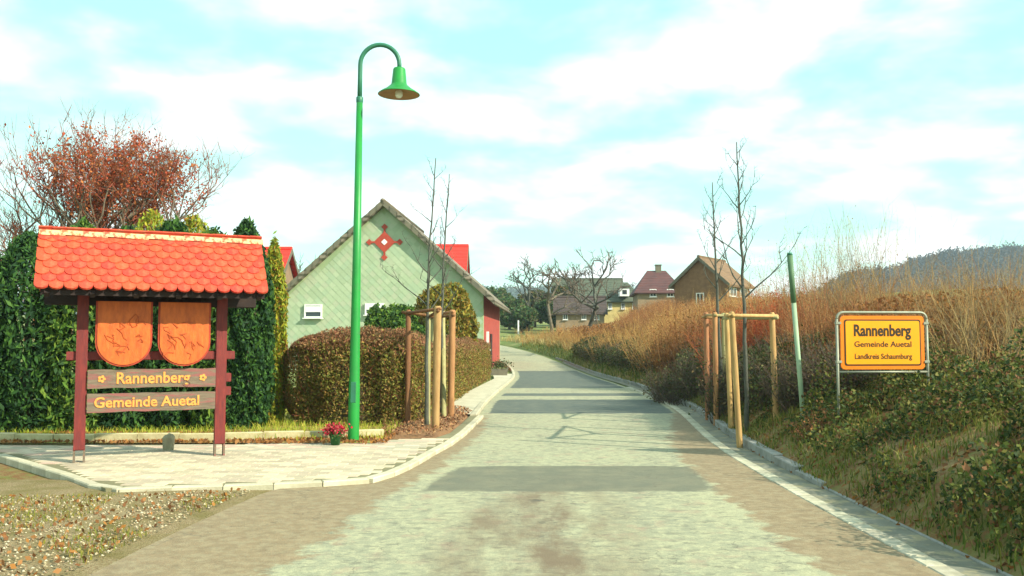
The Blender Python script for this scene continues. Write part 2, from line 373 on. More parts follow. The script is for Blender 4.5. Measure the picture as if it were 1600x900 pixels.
# ------------------------------------------------------------------ road
def road_mat():
    m = bpy.data.materials.new('old_asphalt'); m.use_nodes = True; n = m.node_tree.nodes; l = m.node_tree.links; b = n['Principled BSDF']; b.inputs['Roughness'].default_value = .85; b.inputs['Specular IOR Level'].default_value = .25
    t = n.new('ShaderNodeTexCoord')
    def mapped(sc): 
        q = n.new('ShaderNodeMapping'); q.inputs['Scale'].default_value = sc; l.new(t.outputs['Object'], q.inputs[0]); return q.outputs[0]
    def ns(src, sc, lo, hi, det=7, ro=.65):
        q = n.new('ShaderNodeTexNoise'); q.inputs['Scale'].default_value = sc; q.inputs['Detail'].default_value = det; q.inputs['Roughness'].default_value = ro; l.new(src, q.inputs[0])
        r = n.new('ShaderNodeMapRange'); r.inputs[1].default_value = lo; r.inputs[2].default_value = hi; l.new(q.outputs[0], r.inputs[0]); return r.outputs[0], q.outputs[0]
    def mix(a, bb, f):
        x = n.new('ShaderNodeMixRGB')
        if isinstance(f, float): x.inputs[0].default_value = f
        else: l.new(f, x.inputs[0])
        for i, v in ((1, a), (2, bb)):
            if isinstance(v, tuple): x.inputs[i].default_value = c4(v)
            else: l.new(v, x.inputs[i])
        return x.outputs[0]
    def mth(op, a, bb, clamp=False):
        x = n.new('ShaderNodeMath'); x.operation = op; x.use_clamp = clamp
        for i, v in ((0, a), (1, bb)):
            if isinstance(v, (int, float)): x.inputs[i].default_value = v
            else: l.new(v, x.inputs[i])
        return x.outputs[0]
    st = mapped((1, .35, 1)); fl = mapped((1, 1, 1))
    f1, _ = ns(st, 1.1, .35, .65); f2, _ = ns(fl, 9, .45, .60); f3, q3 = ns(fl, 70, .2, .8); f8, _ = ns(fl, 38, .42, .66, 4)
    c = mix((.37, .365, .225), (.27, .275, .185), f1); c = mix(c, (.45, .43, .26), mth('MULTIPLY', f2, .75)); f7, _ = ns(mapped((1, 1.8, 1)), 5.5, .54, .60); c = mix(c, (.17, .165, .115), mth('MULTIPLY', f7, .6))
    c = mix(c, (.13, .13, .095), mth('MULTIPLY', f8, .30))
    # reddish and grey blotches farther up
    f5, _ = ns(fl, 2.6, .55, .68); c = mix(c, (.34, .235, .165), mth('MULTIPLY', f5, .6))
    # brown worn bands: both edges and an oil/dirt line up the middle
    A = n.new('ShaderNodeAttribute'); A.attribute_name = 'across'; w, _ = ns(fl, 2.6, 0, 1, 9, .72)
    edge = n.new('ShaderNodeAttribute'); edge.attribute_name = 'edge'
    e = mth('ADD', edge.outputs['Fac'], mth('MULTIPLY', mth('SUBTRACT', w, .5), 1.1))
    em = n.new('ShaderNodeMapRange'); em.inputs[1].default_value = .46; em.inputs[2].default_value = .56; l.new(e, em.inputs[0])
    brown, _ = ns(fl, 7, .3, .7); bc = mix((.28, .20, .11), (.19, .135, .075), brown)
    bc = mix(bc, (.36, .31, .19), mth('MULTIPLY', f2, .35)); c = mix(c, bc, mth('MULTIPLY', em.outputs[0], .9))
    mid = n.new('ShaderNodeAttribute'); mid.attribute_name = 'middle'; w2, _ = ns(st, 2.4, .35, .62)
    mm = mth('MULTIPLY', mid.outputs['Fac'], w2, True); c = mix(c, (.165, .115, .07), mth('MULTIPLY', mm, .9))
    f6, _ = ns(fl, 1.7, .60, .70); c = mix(c, (.09, .085, .065), mth('MULTIPLY', f6, mid.outputs['Fac'], True))
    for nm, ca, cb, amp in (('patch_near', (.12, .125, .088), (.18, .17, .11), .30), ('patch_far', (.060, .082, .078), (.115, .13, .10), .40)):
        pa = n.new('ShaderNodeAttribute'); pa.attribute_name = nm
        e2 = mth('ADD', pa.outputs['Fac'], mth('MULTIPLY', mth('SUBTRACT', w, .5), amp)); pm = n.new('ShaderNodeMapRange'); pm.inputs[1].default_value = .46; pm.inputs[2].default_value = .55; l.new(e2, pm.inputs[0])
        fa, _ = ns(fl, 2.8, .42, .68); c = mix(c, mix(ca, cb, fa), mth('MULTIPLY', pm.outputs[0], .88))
    f9, _ = ns(fl, 110, .46, .60, 2); c = mix(c, (.10, .10, .08), mth('MULTIPLY', f9, .22))
    v = n.new('ShaderNodeTexVoronoi'); v.feature = 'DISTANCE_TO_EDGE'; v.inputs['Scale'].default_value = .55
    dn = n.new('ShaderNodeTexNoise'); dn.inputs['Scale'].default_value = 2.5; dn.inputs['Detail'].default_value = 5; l.new(t.outputs['Object'], dn.inputs[0])
    va = n.new('ShaderNodeVectorMath'); va.operation = 'ADD'; l.new(t.outputs['Object'], va.inputs[0]); l.new(dn.outputs['Color'], va.inputs[1]); l.new(va.outputs[0], v.inputs['Vector'])
    ck = n.new('ShaderNodeMapRange'); ck.inputs[1].default_value = .006; ck.inputs[2].default_value = .0; l.new(v.outputs['Distance'], ck.inputs[0])
    c = mix(c, (.09, .08, .06), mth('MULTIPLY', ck.outputs[0], .55))
    l.new(c, b.inputs['Base Color']); bp = n.new('ShaderNodeBump'); bp.inputs['Strength'].default_value = .5; bp.inputs['Distance'].default_value = .01; l.new(q3, bp.inputs['Height']); l.new(bp.outputs[0], b.inputs['Normal'])
    return m
def strip(name, fl_, fr_, y0, y1, z, mt, step=.5, m=2, attrs=None, kind='structure'):
    ys = np.arange(y0, y1 + 1e-6, step); V = []; U = []
    for y in ys:
        a, b_ = fl_(y), fr_(y)
        for k in range(m + 1):
            x = a + (b_ - a) * k / m; V.append((x, y, base_z(y) + z)); U.append((x, y, a, b_))
    i = (np.arange(len(ys) - 1)[:, None] * (m + 1) + np.arange(m)[None]).ravel()
    o = np_mesh(name, np.array(V), np.stack([i, i + 1, i + m + 2, i + m + 1], 1), mt, smooth=True)
    if attrs:
        for nm, fn in attrs.items():
            at = o.data.attributes.new(nm, 'FLOAT', 'POINT'); at.data.foreach_set('value', np.array([fn(*u) for u in U], dtype=np.float32))
    return tag(o, kind=kind)
def road_left(y):
    return xl(y) if y > 12.2 else xl(y) - 1.2 * sst(12.2, 9.5, y)
def f_edge(x, y, a, b):
    right = (x - (xr(y) - .78 * sst(24, 11, y) - .0)) / .5 * .5 + .5
    lim = np.interp(y, [0, 6, 9, 11, 12.5, 16, 19], [-1.75, -1.7, -1.3, -1.05, -.80, -.5, -.55])
    left = (lim - x) / .5 * .5 + .5
    return max(0, min(1, max(right if y < 26 else 0, left if y < 20 else 0)))
def f_mid(x, y, a, b):
    c = .30 + (y - 6) * .045
    return max(0, 1 - abs(x - c) / .85) * sst(12, 9, y) * 1.3 + max(0, 1 - abs(x - (c - .75)) / .35) * sst(10, 8, y) * .8
def f_pn(x, y, a, b):
    return max(0, min(1, .5 + min((y - 9.72) / .5, (11.72 - y) / .25, (xr(y) - .75 - x) / .5, (x - (-1.0 + (y - 9.7) * .15)) / .4) * .5))
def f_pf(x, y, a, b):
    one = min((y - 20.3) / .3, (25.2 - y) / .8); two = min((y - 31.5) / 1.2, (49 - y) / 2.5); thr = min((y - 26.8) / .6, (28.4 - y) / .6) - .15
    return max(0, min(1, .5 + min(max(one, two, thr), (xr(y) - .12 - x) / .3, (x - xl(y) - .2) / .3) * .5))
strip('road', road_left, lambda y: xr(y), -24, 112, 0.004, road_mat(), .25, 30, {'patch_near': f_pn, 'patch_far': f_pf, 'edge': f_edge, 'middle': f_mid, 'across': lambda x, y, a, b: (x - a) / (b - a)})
# right gutter of pale stones, grey channel, kerb
gut = tag(empty('gutter'), kind='structure')
me = MB().box((0, 0, 0), (.155, .285, .05), bev=.008).mesh('gutter_stone', MT['gutter'])
def place(name, me, p, rz, parent, rx=0):
    o = bpy.data.objects.new(name, me); o.location = p; o.rotation_euler = (rx, 0, rz); link(o, parent); return o
def march(fn, y0, y1, step):
    y = y0; out = []
    while y < y1:
        x = fn(y); d = (fn(y + .1) - x) / .1; L = math.hypot(1, d); yn = y + step / L
        out.append(((x + fn(yn)) / 2, (y + yn) / 2, math.atan2(fn(yn) - x, yn - y))); y = yn
    return out
for x, y, a in march(lambda y: xr(y) + .08, 2, 32, .3):
    place('gutter_stone', me, (x, y, base_z(y) - .012 + random.uniform(-.004, .004)), -a, gut)
strip('gutter_channel', lambda y: xr(y) + .16, lambda y: xr(y) + .44, 0, 60, 0.002, mat('channel', (.21, .21, .16), (.14, .14, .10), 3, bump=.3, c3=(.28, .25, .15), s3=4), .5, 1)
rk = tag(empty('kerb'), kind='structure')
kerb_me = MB().box((0, 0, 0), (.14, .985, .26), bev=.012).mesh('kerb_stone', MT['kerb_grey'])
for x, y, a in march(lambda y: xr(y) + .50, 1.0, 64, 1.0):
    h = .10 * sst(9, 12.5, y) + .02
    place('kerb_stone', kerb_me, (x, y, base_z(y) - .13 + h), -a, rk)
# left: pavement with pavers
def in_poly(x, y, poly):
    c = False; j = len(poly) - 1
    for i in range(len(poly)):
        xi, yi = poly[i]; xj, yj = poly[j]
        if (yi > y) != (yj > y) and x < (xj - xi) * (y - yi) / (yj - yi) + xi: c = not c
        j = i
    return c
front_px = [(-330, 690), (0, 716), (110, 750), (165, 772), (240, 769), (330, 767), (430, 763), (520, 759), (575, 755), (612, 744), (640, 731), (668, 714), (700, 697), (722, 681), (742, 662), (751, 653)]
back_px = [(736, 652), (722, 666), (703, 682), (680, 690), (600, 693), (480, 697), (350, 700), (240, 701), (100, 702), (-100, 700), (-330, 680)]
fw = [tuple(G(*p).xy) for p in front_px]; bw = [tuple(G(*p).xy) for p in back_px]; PLAZA = fw + bw
mb = MB(); mb.v = [(x, y, .058) for x, y in PLAZA]; mb.f = [tuple(range(len(PLAZA)))]
for k, (x, y) in enumerate(PLAZA): mb.v.append((x, y, -.03))
n_ = len(PLAZA); mb.f += [(i, (i + 1) % n_, n_ + (i + 1) % n_, n_ + i) for i in range(n_)]
pav = tag(mb.build('pavement', MT['joint']), kind='structure')
pv_me = [MB().box((0, 0, 0), (.232, .152, .03), bev=.006).mesh('paver', MT['pave'])]
cand = []
ang = R(4)
for i in range(-70, 30):
    for j in range(0, 60):
        u = i * .24 + (.12 if j % 2 else 0); v = 8.6 + j * .16
        x = u * math.cos(ang) - (v - 9) * math.sin(ang); y = 9 + u * math.sin(ang) * -1 + (v - 9) * math.cos(ang)
        if all(in_poly(x + dx, y + dy, PLAZA) for dx in (-.13, .13) for dy in (-.09, .09)): cand.append((x, y))
cand.sort(key=lambda p: (p[0] / p[1] < -.50, p[1]))
for x, y in cand[:300]: place('paver', pv_me[0], (x, y, .052 + random.uniform(-.002, .003)), -ang + random.uniform(-.01, .01), pav)
mb = MB()
for x, y in cand[300:]: mb.box((x, y, .052 + random.uniform(-.002, .003)), (.232, .152, .03), -ang + random.uniform(-.01, .01))
rest = mb.build('paving', MT['pave'], pav); rest['kind'] = 'stuff'
# per island colour for the joined ones
MT['pave_isl'] = leafmat('pave_isl', [(.52, .43, .30), (.44, .38, .27), (.58, .49, .35), (.52, .37, .28), (.40, .36, .26)], trans=0, rough=.85)
rest.data.materials[0] = MT['pave_isl']
# left kerb stones along the pavement's front
lk = tag(empty('kerb'), kind='structure')
klight = MB().box((0, 0, 0), (.52, .13, .16), bev=.012).mesh('kerb_stone', MT['kerb'])
def resample(pts, step):
    out = []; acc = 0; pts = [Vector((p[0], p[1])) for p in pts]
    seg = [(a, b, (b - a).length) for a, b in zip(pts, pts[1:])]; tot = sum(s[2] for s in seg); n = max(1, int(round(tot / step)))
    def at(d):
        for a, b, L in seg:
            if d <= L: return a.lerp(b, d / L)
            d -= L
        return pts[-1]
    return [(at(tot * i / n), at(tot * (i + 1) / n)) for i in range(n)]
for a, b in resample(fw[1:], .53):
    m = (a + b) / 2; place('kerb_stone', klight, (m.x, m.y, -.018), math.atan2(b.y - a.y, b.x - a.x), lk)
# back edging of the pavement
be = tag(empty('edging'), kind='structure')
ek = MB().box((0, 0, 0), (.62, .09, .24), bev=.012).mesh('edging_stone', MT['edge'])
bk = [tuple(G(*p).xy) for p in [(600, 690), (480, 693), (350, 696), (240, 697), (100, 698), (-100, 696), (-330, 676)]]
for a, b in resample(bk, .64):
    m = (a + b) / 2; place('edging_stone', ek, (m.x, m.y, .08 + random.uniform(-.01, .01)), math.atan2(b.y - a.y, b.x - a.x) + random.uniform(-.02, .02), be)
# soil strip behind edging and planting bed
def sheet(name, pts, z, mt, bumps=.03, cx=None):
    w = [Vector((p[0], p[1])) for p in pts]
    fine = []
    for a, b in resample(pts + [pts[0]], .25): fine.append(a)
    c = sum(fine, Vector((0, 0))) / len(fine); V = [(c.x, c.y, z + bumps * 2)]; Fc = []; rings = 6
    for r in range(1, rings + 1):
        for p in fine:
            q = c.lerp(p, r / rings); V.append((q.x, q.y, z + bumps * (1 - (r / rings) ** 3) * 2 + (bumps * nz(q.x, q.y, 2, 5) if r < rings else -.04)))
    n = len(fine)
    for i in range(n): Fc.append((0, 1 + i, 1 + (i + 1) % n))
    mb = MB(); mb.v = V; mb.f = Fc + [(1 + (r - 1) * n + i, 1 + r * n + i, 1 + r * n + (i + 1) % n, 1 + (r - 1) * n + (i + 1) % n) for r in range(1, rings) for i in range(n)]
    return mb.build(name, mt, smooth=True)
bed_w = [tuple(G(*p).xy) for p in [(596, 690), (680, 689), (705, 680), (724, 664), (737, 650), (722, 641), (705, 640), (640, 646), (598, 668)]]
tag(sheet('planting_bed', bed_w, .05, MT['soil'], .035), kind='structure')
strip('soil_strip', lambda y: -14, lambda y: float(np.interp(y, [13.3, 14.2, 16.5], [-2.1, -2.05, -2.0])), 13.75, 16.6, .075, mat('litter', (.26, .13, .06), (.36, .27, .09), 5, bump=1, bscale=30, c3=(.30, .33, .06), s3=1.2), .4, 20)
# footpath along the hedge
strip('footpath', lambda y: float(np.interp(y, [19.2, 22, 30, 38, 44], [-1.45, -1.7, -1.25, -.75, -.95])), lambda y: xl(y) - .12, 19.2, 44, .075, mat('path', (.54, .50, .36), (.42, .39, .27), 4, bump=.3), .5, 3)
lk2 = tag(empty('kerb'), kind='structure')
kl2 = MB().box((0, 0, 0), (.13, .985, .26), bev=.012).mesh('kerb_stone', MT['kerb'])
for x, y, a in march(lambda y: xl(y) - .07, 18.9, 60, 1.0): place('kerb_stone', kl2, (x, y, base_z(y) - .03), -a, lk2)

# ------------------------------------------------------------------ street lamp
def make_lamp():
    Y = 13.75; b = G(552, 697); b.y = max(b.y, 0); Y = b.y; k = Y / F * 1.002
    r = empty('street_lamp', (b.x, b.y, .03), rot=(0, R(.45), 0))
    tag(r, 'tall bright green street lamp with crook arm and bell shade, beside the hedge', 'street lamp')
    H = (697 - 155) * k
    mb = MB(); mb.tube([(0, 0, z) for z in (-.3, 0, .9, 1.0, H * .5, H)], [.088, .088, .086, .080, .066, .050], 20); mb.build('pole', MT['green_paint'], r, True)
    MB().lathe([(.0, .012), (.13, .012), (.13, -.03), (0, -.03)], n=20).build('base_plate', MT['green_dark'], r)
    MB().lathe([(.0, H + .03), (.045, H + .03), (.056, H + .015), (.056, H - .05), (0.05, H - .07)], n=18).build('collar', MT['green_dark'], r, True)
    MB().box((0, -.078, .8), (.075, .02, .32), bev=.006).build('access_door', MT['green_dark'], r)
    top = (697 - 98) * k; R1 = 31 * k; pts = [(0, 0, H), (0, 0, top - .25)]
    rz_ = (697 - 66) * k - top
    for i in range(0, 17):
        a = math.pi * i / 16; pts.append((R1 - R1 * math.cos(a), 0, top - .02 + rz_ * math.sin(a)))
    zt = (697 - 107) * k; pts.append((2 * R1, 0, zt))
    MB().tube(pts, [.038] * 2 + [.036] * (len(pts) - 2), 12).build('arm', MT['green_dark'], r, True)
    zb = (697 - 148) * k; x = 2 * R1
    prof = [(.0, zt + .015), (.085, zt + .015), (.098, zt - .005), (.122, zt - .24), (.14, zt - .265), (.21, zb + .085), (.27, zb + .05), (.328, zb + .008), (.332, zb), (.322, zb - .002)]
    MB().lathe(prof, (x, 0, 0), 36).build('lamp_shade', MT['green_paint'], r, True)
    MB().lathe([(.321, zb - .001), (.26, zb + .03), (.15, zb + .055), (0, zb + .06)], (x, 0, 0), 36).build('reflector', MT['lamp_inner'], r, True)
    MB().lathe([(.0, zb - .055), (.035, zb - .05), (.06, zb - .02), (.062, zb + .03), (.045, zb + .079)], (x, 0, 0), 20).build('bulb', MT['bulb'], r, True)
make_lamp()

# ------------------------------------------------------------------ text
def text_obj(body, size, mt, parent, loc, rot, ext=.004, name='lettering', bold=0, xs=1.0, align='CENTER', width=None):
    cu = bpy.data.curves.new(name, 'FONT'); cu.body = body; cu.size = size; cu.extrude = ext; cu.align_x = align; cu.align_y = 'CENTER'; cu.offset = bold; cu.resolution_u = 3
    o = bpy.data.objects.new(name, cu); C.objects.link(o)
    dg = bpy.context.evaluated_depsgraph_get(); dg.update()
    me = bpy.data.meshes.new_from_object(o.evaluated_get(dg)); bpy.data.objects.remove(o)
    if width:
        xs_ = [v.co.x for v in me.vertices]; xs = width / (max(xs_) - min(xs_))
    for v in me.vertices: v.co.x *= xs
    me.materials.clear(); me.materials.append(mt); me.name = name
    o = bpy.data.objects.new(name, me); link(o, parent); o.location = loc; o.rotation_euler = rot; return o

# ------------------------------------------------------------------ notice board
def make_board():
    a = R(25); b = G(342, 719); U = Vector((math.cos(a), math.sin(a), 0)); sp = 1.72
    c = b - U * sp / 2
    r = empty('information_board', (c.x, c.y, .06), a)
    tag(r, 'roofed wooden welcome board with two round-bottomed shields and red clay tile roof', 'notice board')
    k = 12.2 / F; hp = sp / 2
    zP = lambda py: 1.6 + (535 - py) * k - .06
    for sx in (-1, 1):
        p = MB().box((sx * hp, 0, (zP(693) + 2.25) / 2), (.135, .135, 2.25 - zP(693)), bev=.01).build('post', MT['timber_red'], r)
        for q in (-.058, .058): MB().box((sx * hp + q, 0, zP(693) / 2 + .03 - .03), (.026, .11, zP(693) + .10), bev=.004).build('foot', MT['galv' if 0 else 'timber_grey'], p)
    MB().box((0, .02, 2.10), (sp + .9, .12, .16), bev=.01).build('top_beam', MT['timber_dark'], r)
    MB().box((0, .01, zP(555)), (sp + .36, .07, .115), bev=.01).build('cross_rail', MT['timber_red'], r)
    for pz in (590, 611): MB().box((hp + .10, 0, zP(pz)), (.07, .09, .12), bev=.008).build('peg', MT['timber_red'], r)
    # two lettered planks
    for (y0, y1, txt, size, w, off) in ((575, 603, 'Rannenberg', .205, .90, .0), (611, 638, 'Gemeinde Auetal', .185, 1.28, -.06)):
        zc = (zP(y0) + zP(y1)) / 2; h = (y1 - y0) * k
        pl = MB(); n = 9; L = sp - .15
        top = [(-L / 2 + L * i / n, zc + h / 2 + random.uniform(-.008, .006)) for i in range(n + 1)]
        bot = [(L / 2 - L * i / n, zc - h / 2 + random.uniform(-.006, .008)) for i in range(n + 1)]
        pl.prism(bot + top, -.10, -.055); q = pl.build('plank', MT['timber_grey'], r)
        text_obj(txt, size, MT['letter'], q, (off, -.103, zc), (math.pi / 2, 0, 0), .006, bold=.004, width=w)
        if y0 == 575:
            for sx in (-1, 1):
                orn = MB()
                for i in range(5):
                    t = 2 * math.pi * i / 5
                    orn.prism([(sx * .62 + .03 * math.cos(t) + .02 * math.cos(j), zc + .03 * math.sin(t) + .02 * math.sin(j)) for j in np.arange(0, 6.28, 1.05)], -.108, -.099)
                orn.build('carved_flower', MT['letter'], q)
    # shields
    for cx, w in ((-.37, .68), (.37, .66)):
        zt, zb = zP(474), zP(571); rr = w / 2; pts = [(cx - rr, zt), (cx + rr, zt), (cx + rr, zb + rr * 1.0)]
        ol = lambda s: [(cx - rr * s, zt)] + [(cx - rr * s * math.cos(t), zb + rr * .95 - rr * .95 * s * math.sin(t)) for t in np.linspace(0, math.pi, 17)] + [(cx + rr * s, zt)]
        sh = MB().prism(ol(1.0), -.165, -.11).build('shield', MT['shield_edge'], r)
        MB().prism(ol(.93), -.178, -.166).build('shield_face', MT['shield'], sh)
        cv = MB()      # raised carving: ring of lettering-like notches and a central crest
        rnd = random.Random(3 if cx < 0 else 9)
        zc = (zt + zb) / 2 - .05
        for i in range(15):
            pts_ = [(cx + rnd.uniform(-.22, .22), -.181, zc + rnd.uniform(-.20, .22))]
            for _ in range(3): pts_.append((max(cx - .26, min(cx + .26, pts_[-1][0] + rnd.uniform(-.09, .09))), -.181, pts_[-1][2] + rnd.uniform(-.07, .07)))
            MB().tube(pts_, .0065, 5).build('carving', MT['carving'], sh)
        for sx in (-1, 1): MB().box((cx + sx * w * .33, -.14, zt + .07), (.02, .02, .16)).build('hanger', MT['timber_dark'], sh)
    # roof: gable over the posts
    rl = sp + 1.0; zr = zP(372) + .26; ze = 2.22; vr = .60; off = .0
    zr = 2.93
    import_tilt = math.atan2(zr - ze, vr); slope = math.hypot(zr - ze, vr)
    for s in (-1, 1):
        dk = MB(); dk.v = [(-rl / 2 + .03, s * vr, ze - .03), (rl / 2 - .03, s * vr, ze - .03), (rl / 2 - .03, 0, zr - .03), (-rl / 2 + .03, 0, zr - .03), (-rl / 2 + .03, s * vr, ze - .06), (rl / 2 - .03, s * vr, ze - .06), (rl / 2 - .03, 0, zr - .07), (-rl / 2 + .03, 0, zr - .07)]
        dk.f = [(0, 1, 2, 3), (7, 6, 5, 4), (0, 4, 5, 1), (1, 5, 6, 2), (2, 6, 7, 3), (3, 7, 4, 0)]
        dk.build('roof_deck', MT['timber_dark'], r)
        for x in np.linspace(-rl / 2 + .1, rl / 2 - .1, 6):
            m_ = Matrix.Translation((x, s * vr / 2, (zr + ze) / 2 - .10)) @ Matrix.Rotation(-s * import_tilt, 4, 'X')
            MB().box(0, (.06, slope, .07), M=m_).build('rafter', MT['timber_dark'], r)
    MB().box((0, -vr + .02, ze - .05), (rl - .06, .03, .10)).build('fascia', MT['timber_dark'], r)
    MB().prism([(-vr + .12, ze + .05), (vr - .12, ze + .05), (0, zr - .12)], rl / 2 - .25, rl / 2 - .22, 'x').build('gable_board', MT['timber_dark'], r)
    tw, th, ex = .163, .26, slope / 8
    n = int(rl / tw); prof = [(-tw / 2 + .002, th * .45), (tw / 2 - .002, th * .45)] + [((tw / 2 - .002) * math.cos(t), -th * .30 + (-.07) * math.sin(t)) for t in np.linspace(0, math.pi, 7)]
    tme = MB().prism(prof, -.013, .013, 'z'); 
    tile = tme.mesh('tile', MT['rtile'])
    back = MB()
    for s in (-1, 1):
        for row in range(9):
            d = min(slope - .03, row * ex + .06)
            for i in range(n + 1):
                x = -rl / 2 + tw * (i + .5) + (tw / 2 if row % 2 else 0) - (tw * .25)
                if x > rl / 2 - tw * .3: continue
                y = s * (vr + .03) * (1 - d / slope); z = ze + (zr - ze) * d / slope + .025
                rx = import_tilt - .06 if s < 0 else -(import_tilt - .06)
                M_ = Matrix.Translation((x, y, z + random.uniform(0, .004))) @ (Matrix.Rotation(math.pi, 4, 'Z') if s > 0 else Matrix()) @ Matrix.Rotation(import_tilt - .11, 4, 'X') @ Matrix.Rotation(random.uniform(-.025, .025), 4, 'Z')
                if s < 0:
                    o = bpy.data.objects.new('tile', tile); o.matrix_local = M_; link(o, r)
                else:
                    for k2 in [0]: back.add([M_ @ Vector(v) for v in tme.v], tme.f)
    o = back.build('rear_tiling', MT['rtile'], r); o['kind'] = 'stuff'
    rt = MB(); L = .30
    arc = lambda rad: [(rad * math.cos(t), rad * math.sin(t) - .03) for t in np.linspace(0, math.pi, 7)]
    outer = arc(.085); inner = arc(.065)[::-1]
    rt.prism(outer + inner, -L / 2, L / 2, 'x'); rm = rt.mesh('ridge_tile', MT['ridge'])
    nn = int(rl / .27)
    for i in range(nn + 1):
        o = place('ridge_tile', rm, (-rl / 2 + .12 + i * (rl - .24) / nn, 0, zr + .005 + (.008 if i % 2 else 0)), 0, r); o.rotation_euler = (0, R(random.uniform(1, 3)), 0)
make_board()

# ------------------------------------------------------------------ town sign
def make_sign():
    Y = 12.0; Lb = P(1307, 488, Y); Rb = P(1447, 486, Y + .12); gl = P(1313, 655, Y)
    d = Rb - Lb; w = Vector((d.x, d.y)).length; a = math.atan2(d.y, d.x)
    zg = ground_z(Lb.x, Lb.y); r = empty('town_sign', (Lb.x, Lb.y, zg), a)
    tag(r, 'orange-yellow place-name sign with black lettering in a grey tubular frame on two posts', 'sign')
    k = Y / F; top = Lb.z - zg; bot = top - 93 * k; rr = .018
    for i, x in enumerate((0, w)):
        z0 = ground_z(Lb.x + x * math.cos(a), Lb.y) - zg - .3
        pts = [(x, 0, z0), (x, 0, top - .09)]
        MB().tube(pts, rr, 10).build('post', MT['galv'], r, True)
    pts = [(0, 0, top - .09)] + [(.09 - .09 * math.cos(t), 0, top - .09 + .09 * math.sin(t)) for t in np.linspace(.2, math.pi / 2, 5)]
    pts += [(w - .09 + .09 * math.sin(t), 0, top - .09 + .09 * math.cos(t)) for t in np.linspace(0, math.pi / 2, 6)]
    MB().tube(pts, rr, 10).build('top_rail', MT['galv'], r, True)
    MB().tube([(0, 0, bot), (w, 0, bot)], rr * .8, 10).build('bottom_rail', MT['galv'], r, True)
    def rrect(x0, x1, z0, z1, q):
        o = []
        for cx, cz, t0 in ((x1 - q, z1 - q, 0), (x0 + q, z1 - q, 90), (x0 + q, z0 + q, 180), (x1 - q, z0 + q, 270)):
            o += [(cx + q * math.cos(R(t0 + t)), cz + q * math.sin(R(t0 + t))) for t in (0, 30, 60, 90)]
        return o
    x0, x1, z0, z1 = .045, w - .045, bot + .035, top - .045
    pn = MB().prism(rrect(x0, x1, z0, z1, .05), -.012, .012).build('sign_panel', MT['sign_orange'], r)
    MB().prism(rrect(x0 + .05, x1 - .05, z0 + .05, z1 - .05, .03), -.016, -.0125).build('black_border', MT['black'], pn)
    MB().prism(rrect(x0 + .068, x1 - .068, z0 + .068, z1 - .068, .025), -.0195, -.0165).build('yellow_field', MT['sign_yellow'], pn)
    rot = (math.pi / 2, 0, 0); xc = (x0 + x1) / 2
    zl = lambda py: top - (py - 488) * k
    text_obj('Rannenberg', .215, MT['black'], pn, (xc - .01, -.0215, zl(517)), rot, .0015, bold=.006, width=.80)
    text_obj('Gemeinde Auetal', .105, MT['black'], pn, (xc, -.0215, zl(538)), rot, .0015, bold=.001, width=.80)
    text_obj('Landkreis Schaumburg', .10, MT['black'], pn, (xc, -.0215, zl(557)), rot, .0015, bold=.001, width=.80)
    for z in (z0 + .1, z1 - .1):
        for x in (0.015, w - .015): MB().box((x, 0, z), (.07, .05, .035), bev=.004).build('clamp', MT['galv'], r)
    # green pole to its left
    b = P(1256, 655, 12.6); zb = ground_z(b.x, b.y); t = P(1234, 398, 12.6)
    q = empty('metal_pole', (b.x, b.y, zb)); tag(q, 'thin green and grey metal pole leaning left, between the staked tree and the town sign', 'pole')
    v = t - Vector((b.x, b.y, zb)); m = .72
    MB().tube([v * -.08, v * m], .034, 12).build('lower_tube', mat('pole_worn', (.33, .42, .25), (.22, .34, .22), 4, rough=.5, stretch=(1, 1, .5)), q, True)
    MB().tube([v * m, v], [.038, .04], 12).build('upper_sleeve', mat('sleeve', (.10, .19, .09), (.07, .14, .07), 5, rough=.6), q, True)
    MB().tube([v * .998, v * 1.012], [.043, .03], 12).build('cap', MT['green_dark'], q, True)
make_sign()

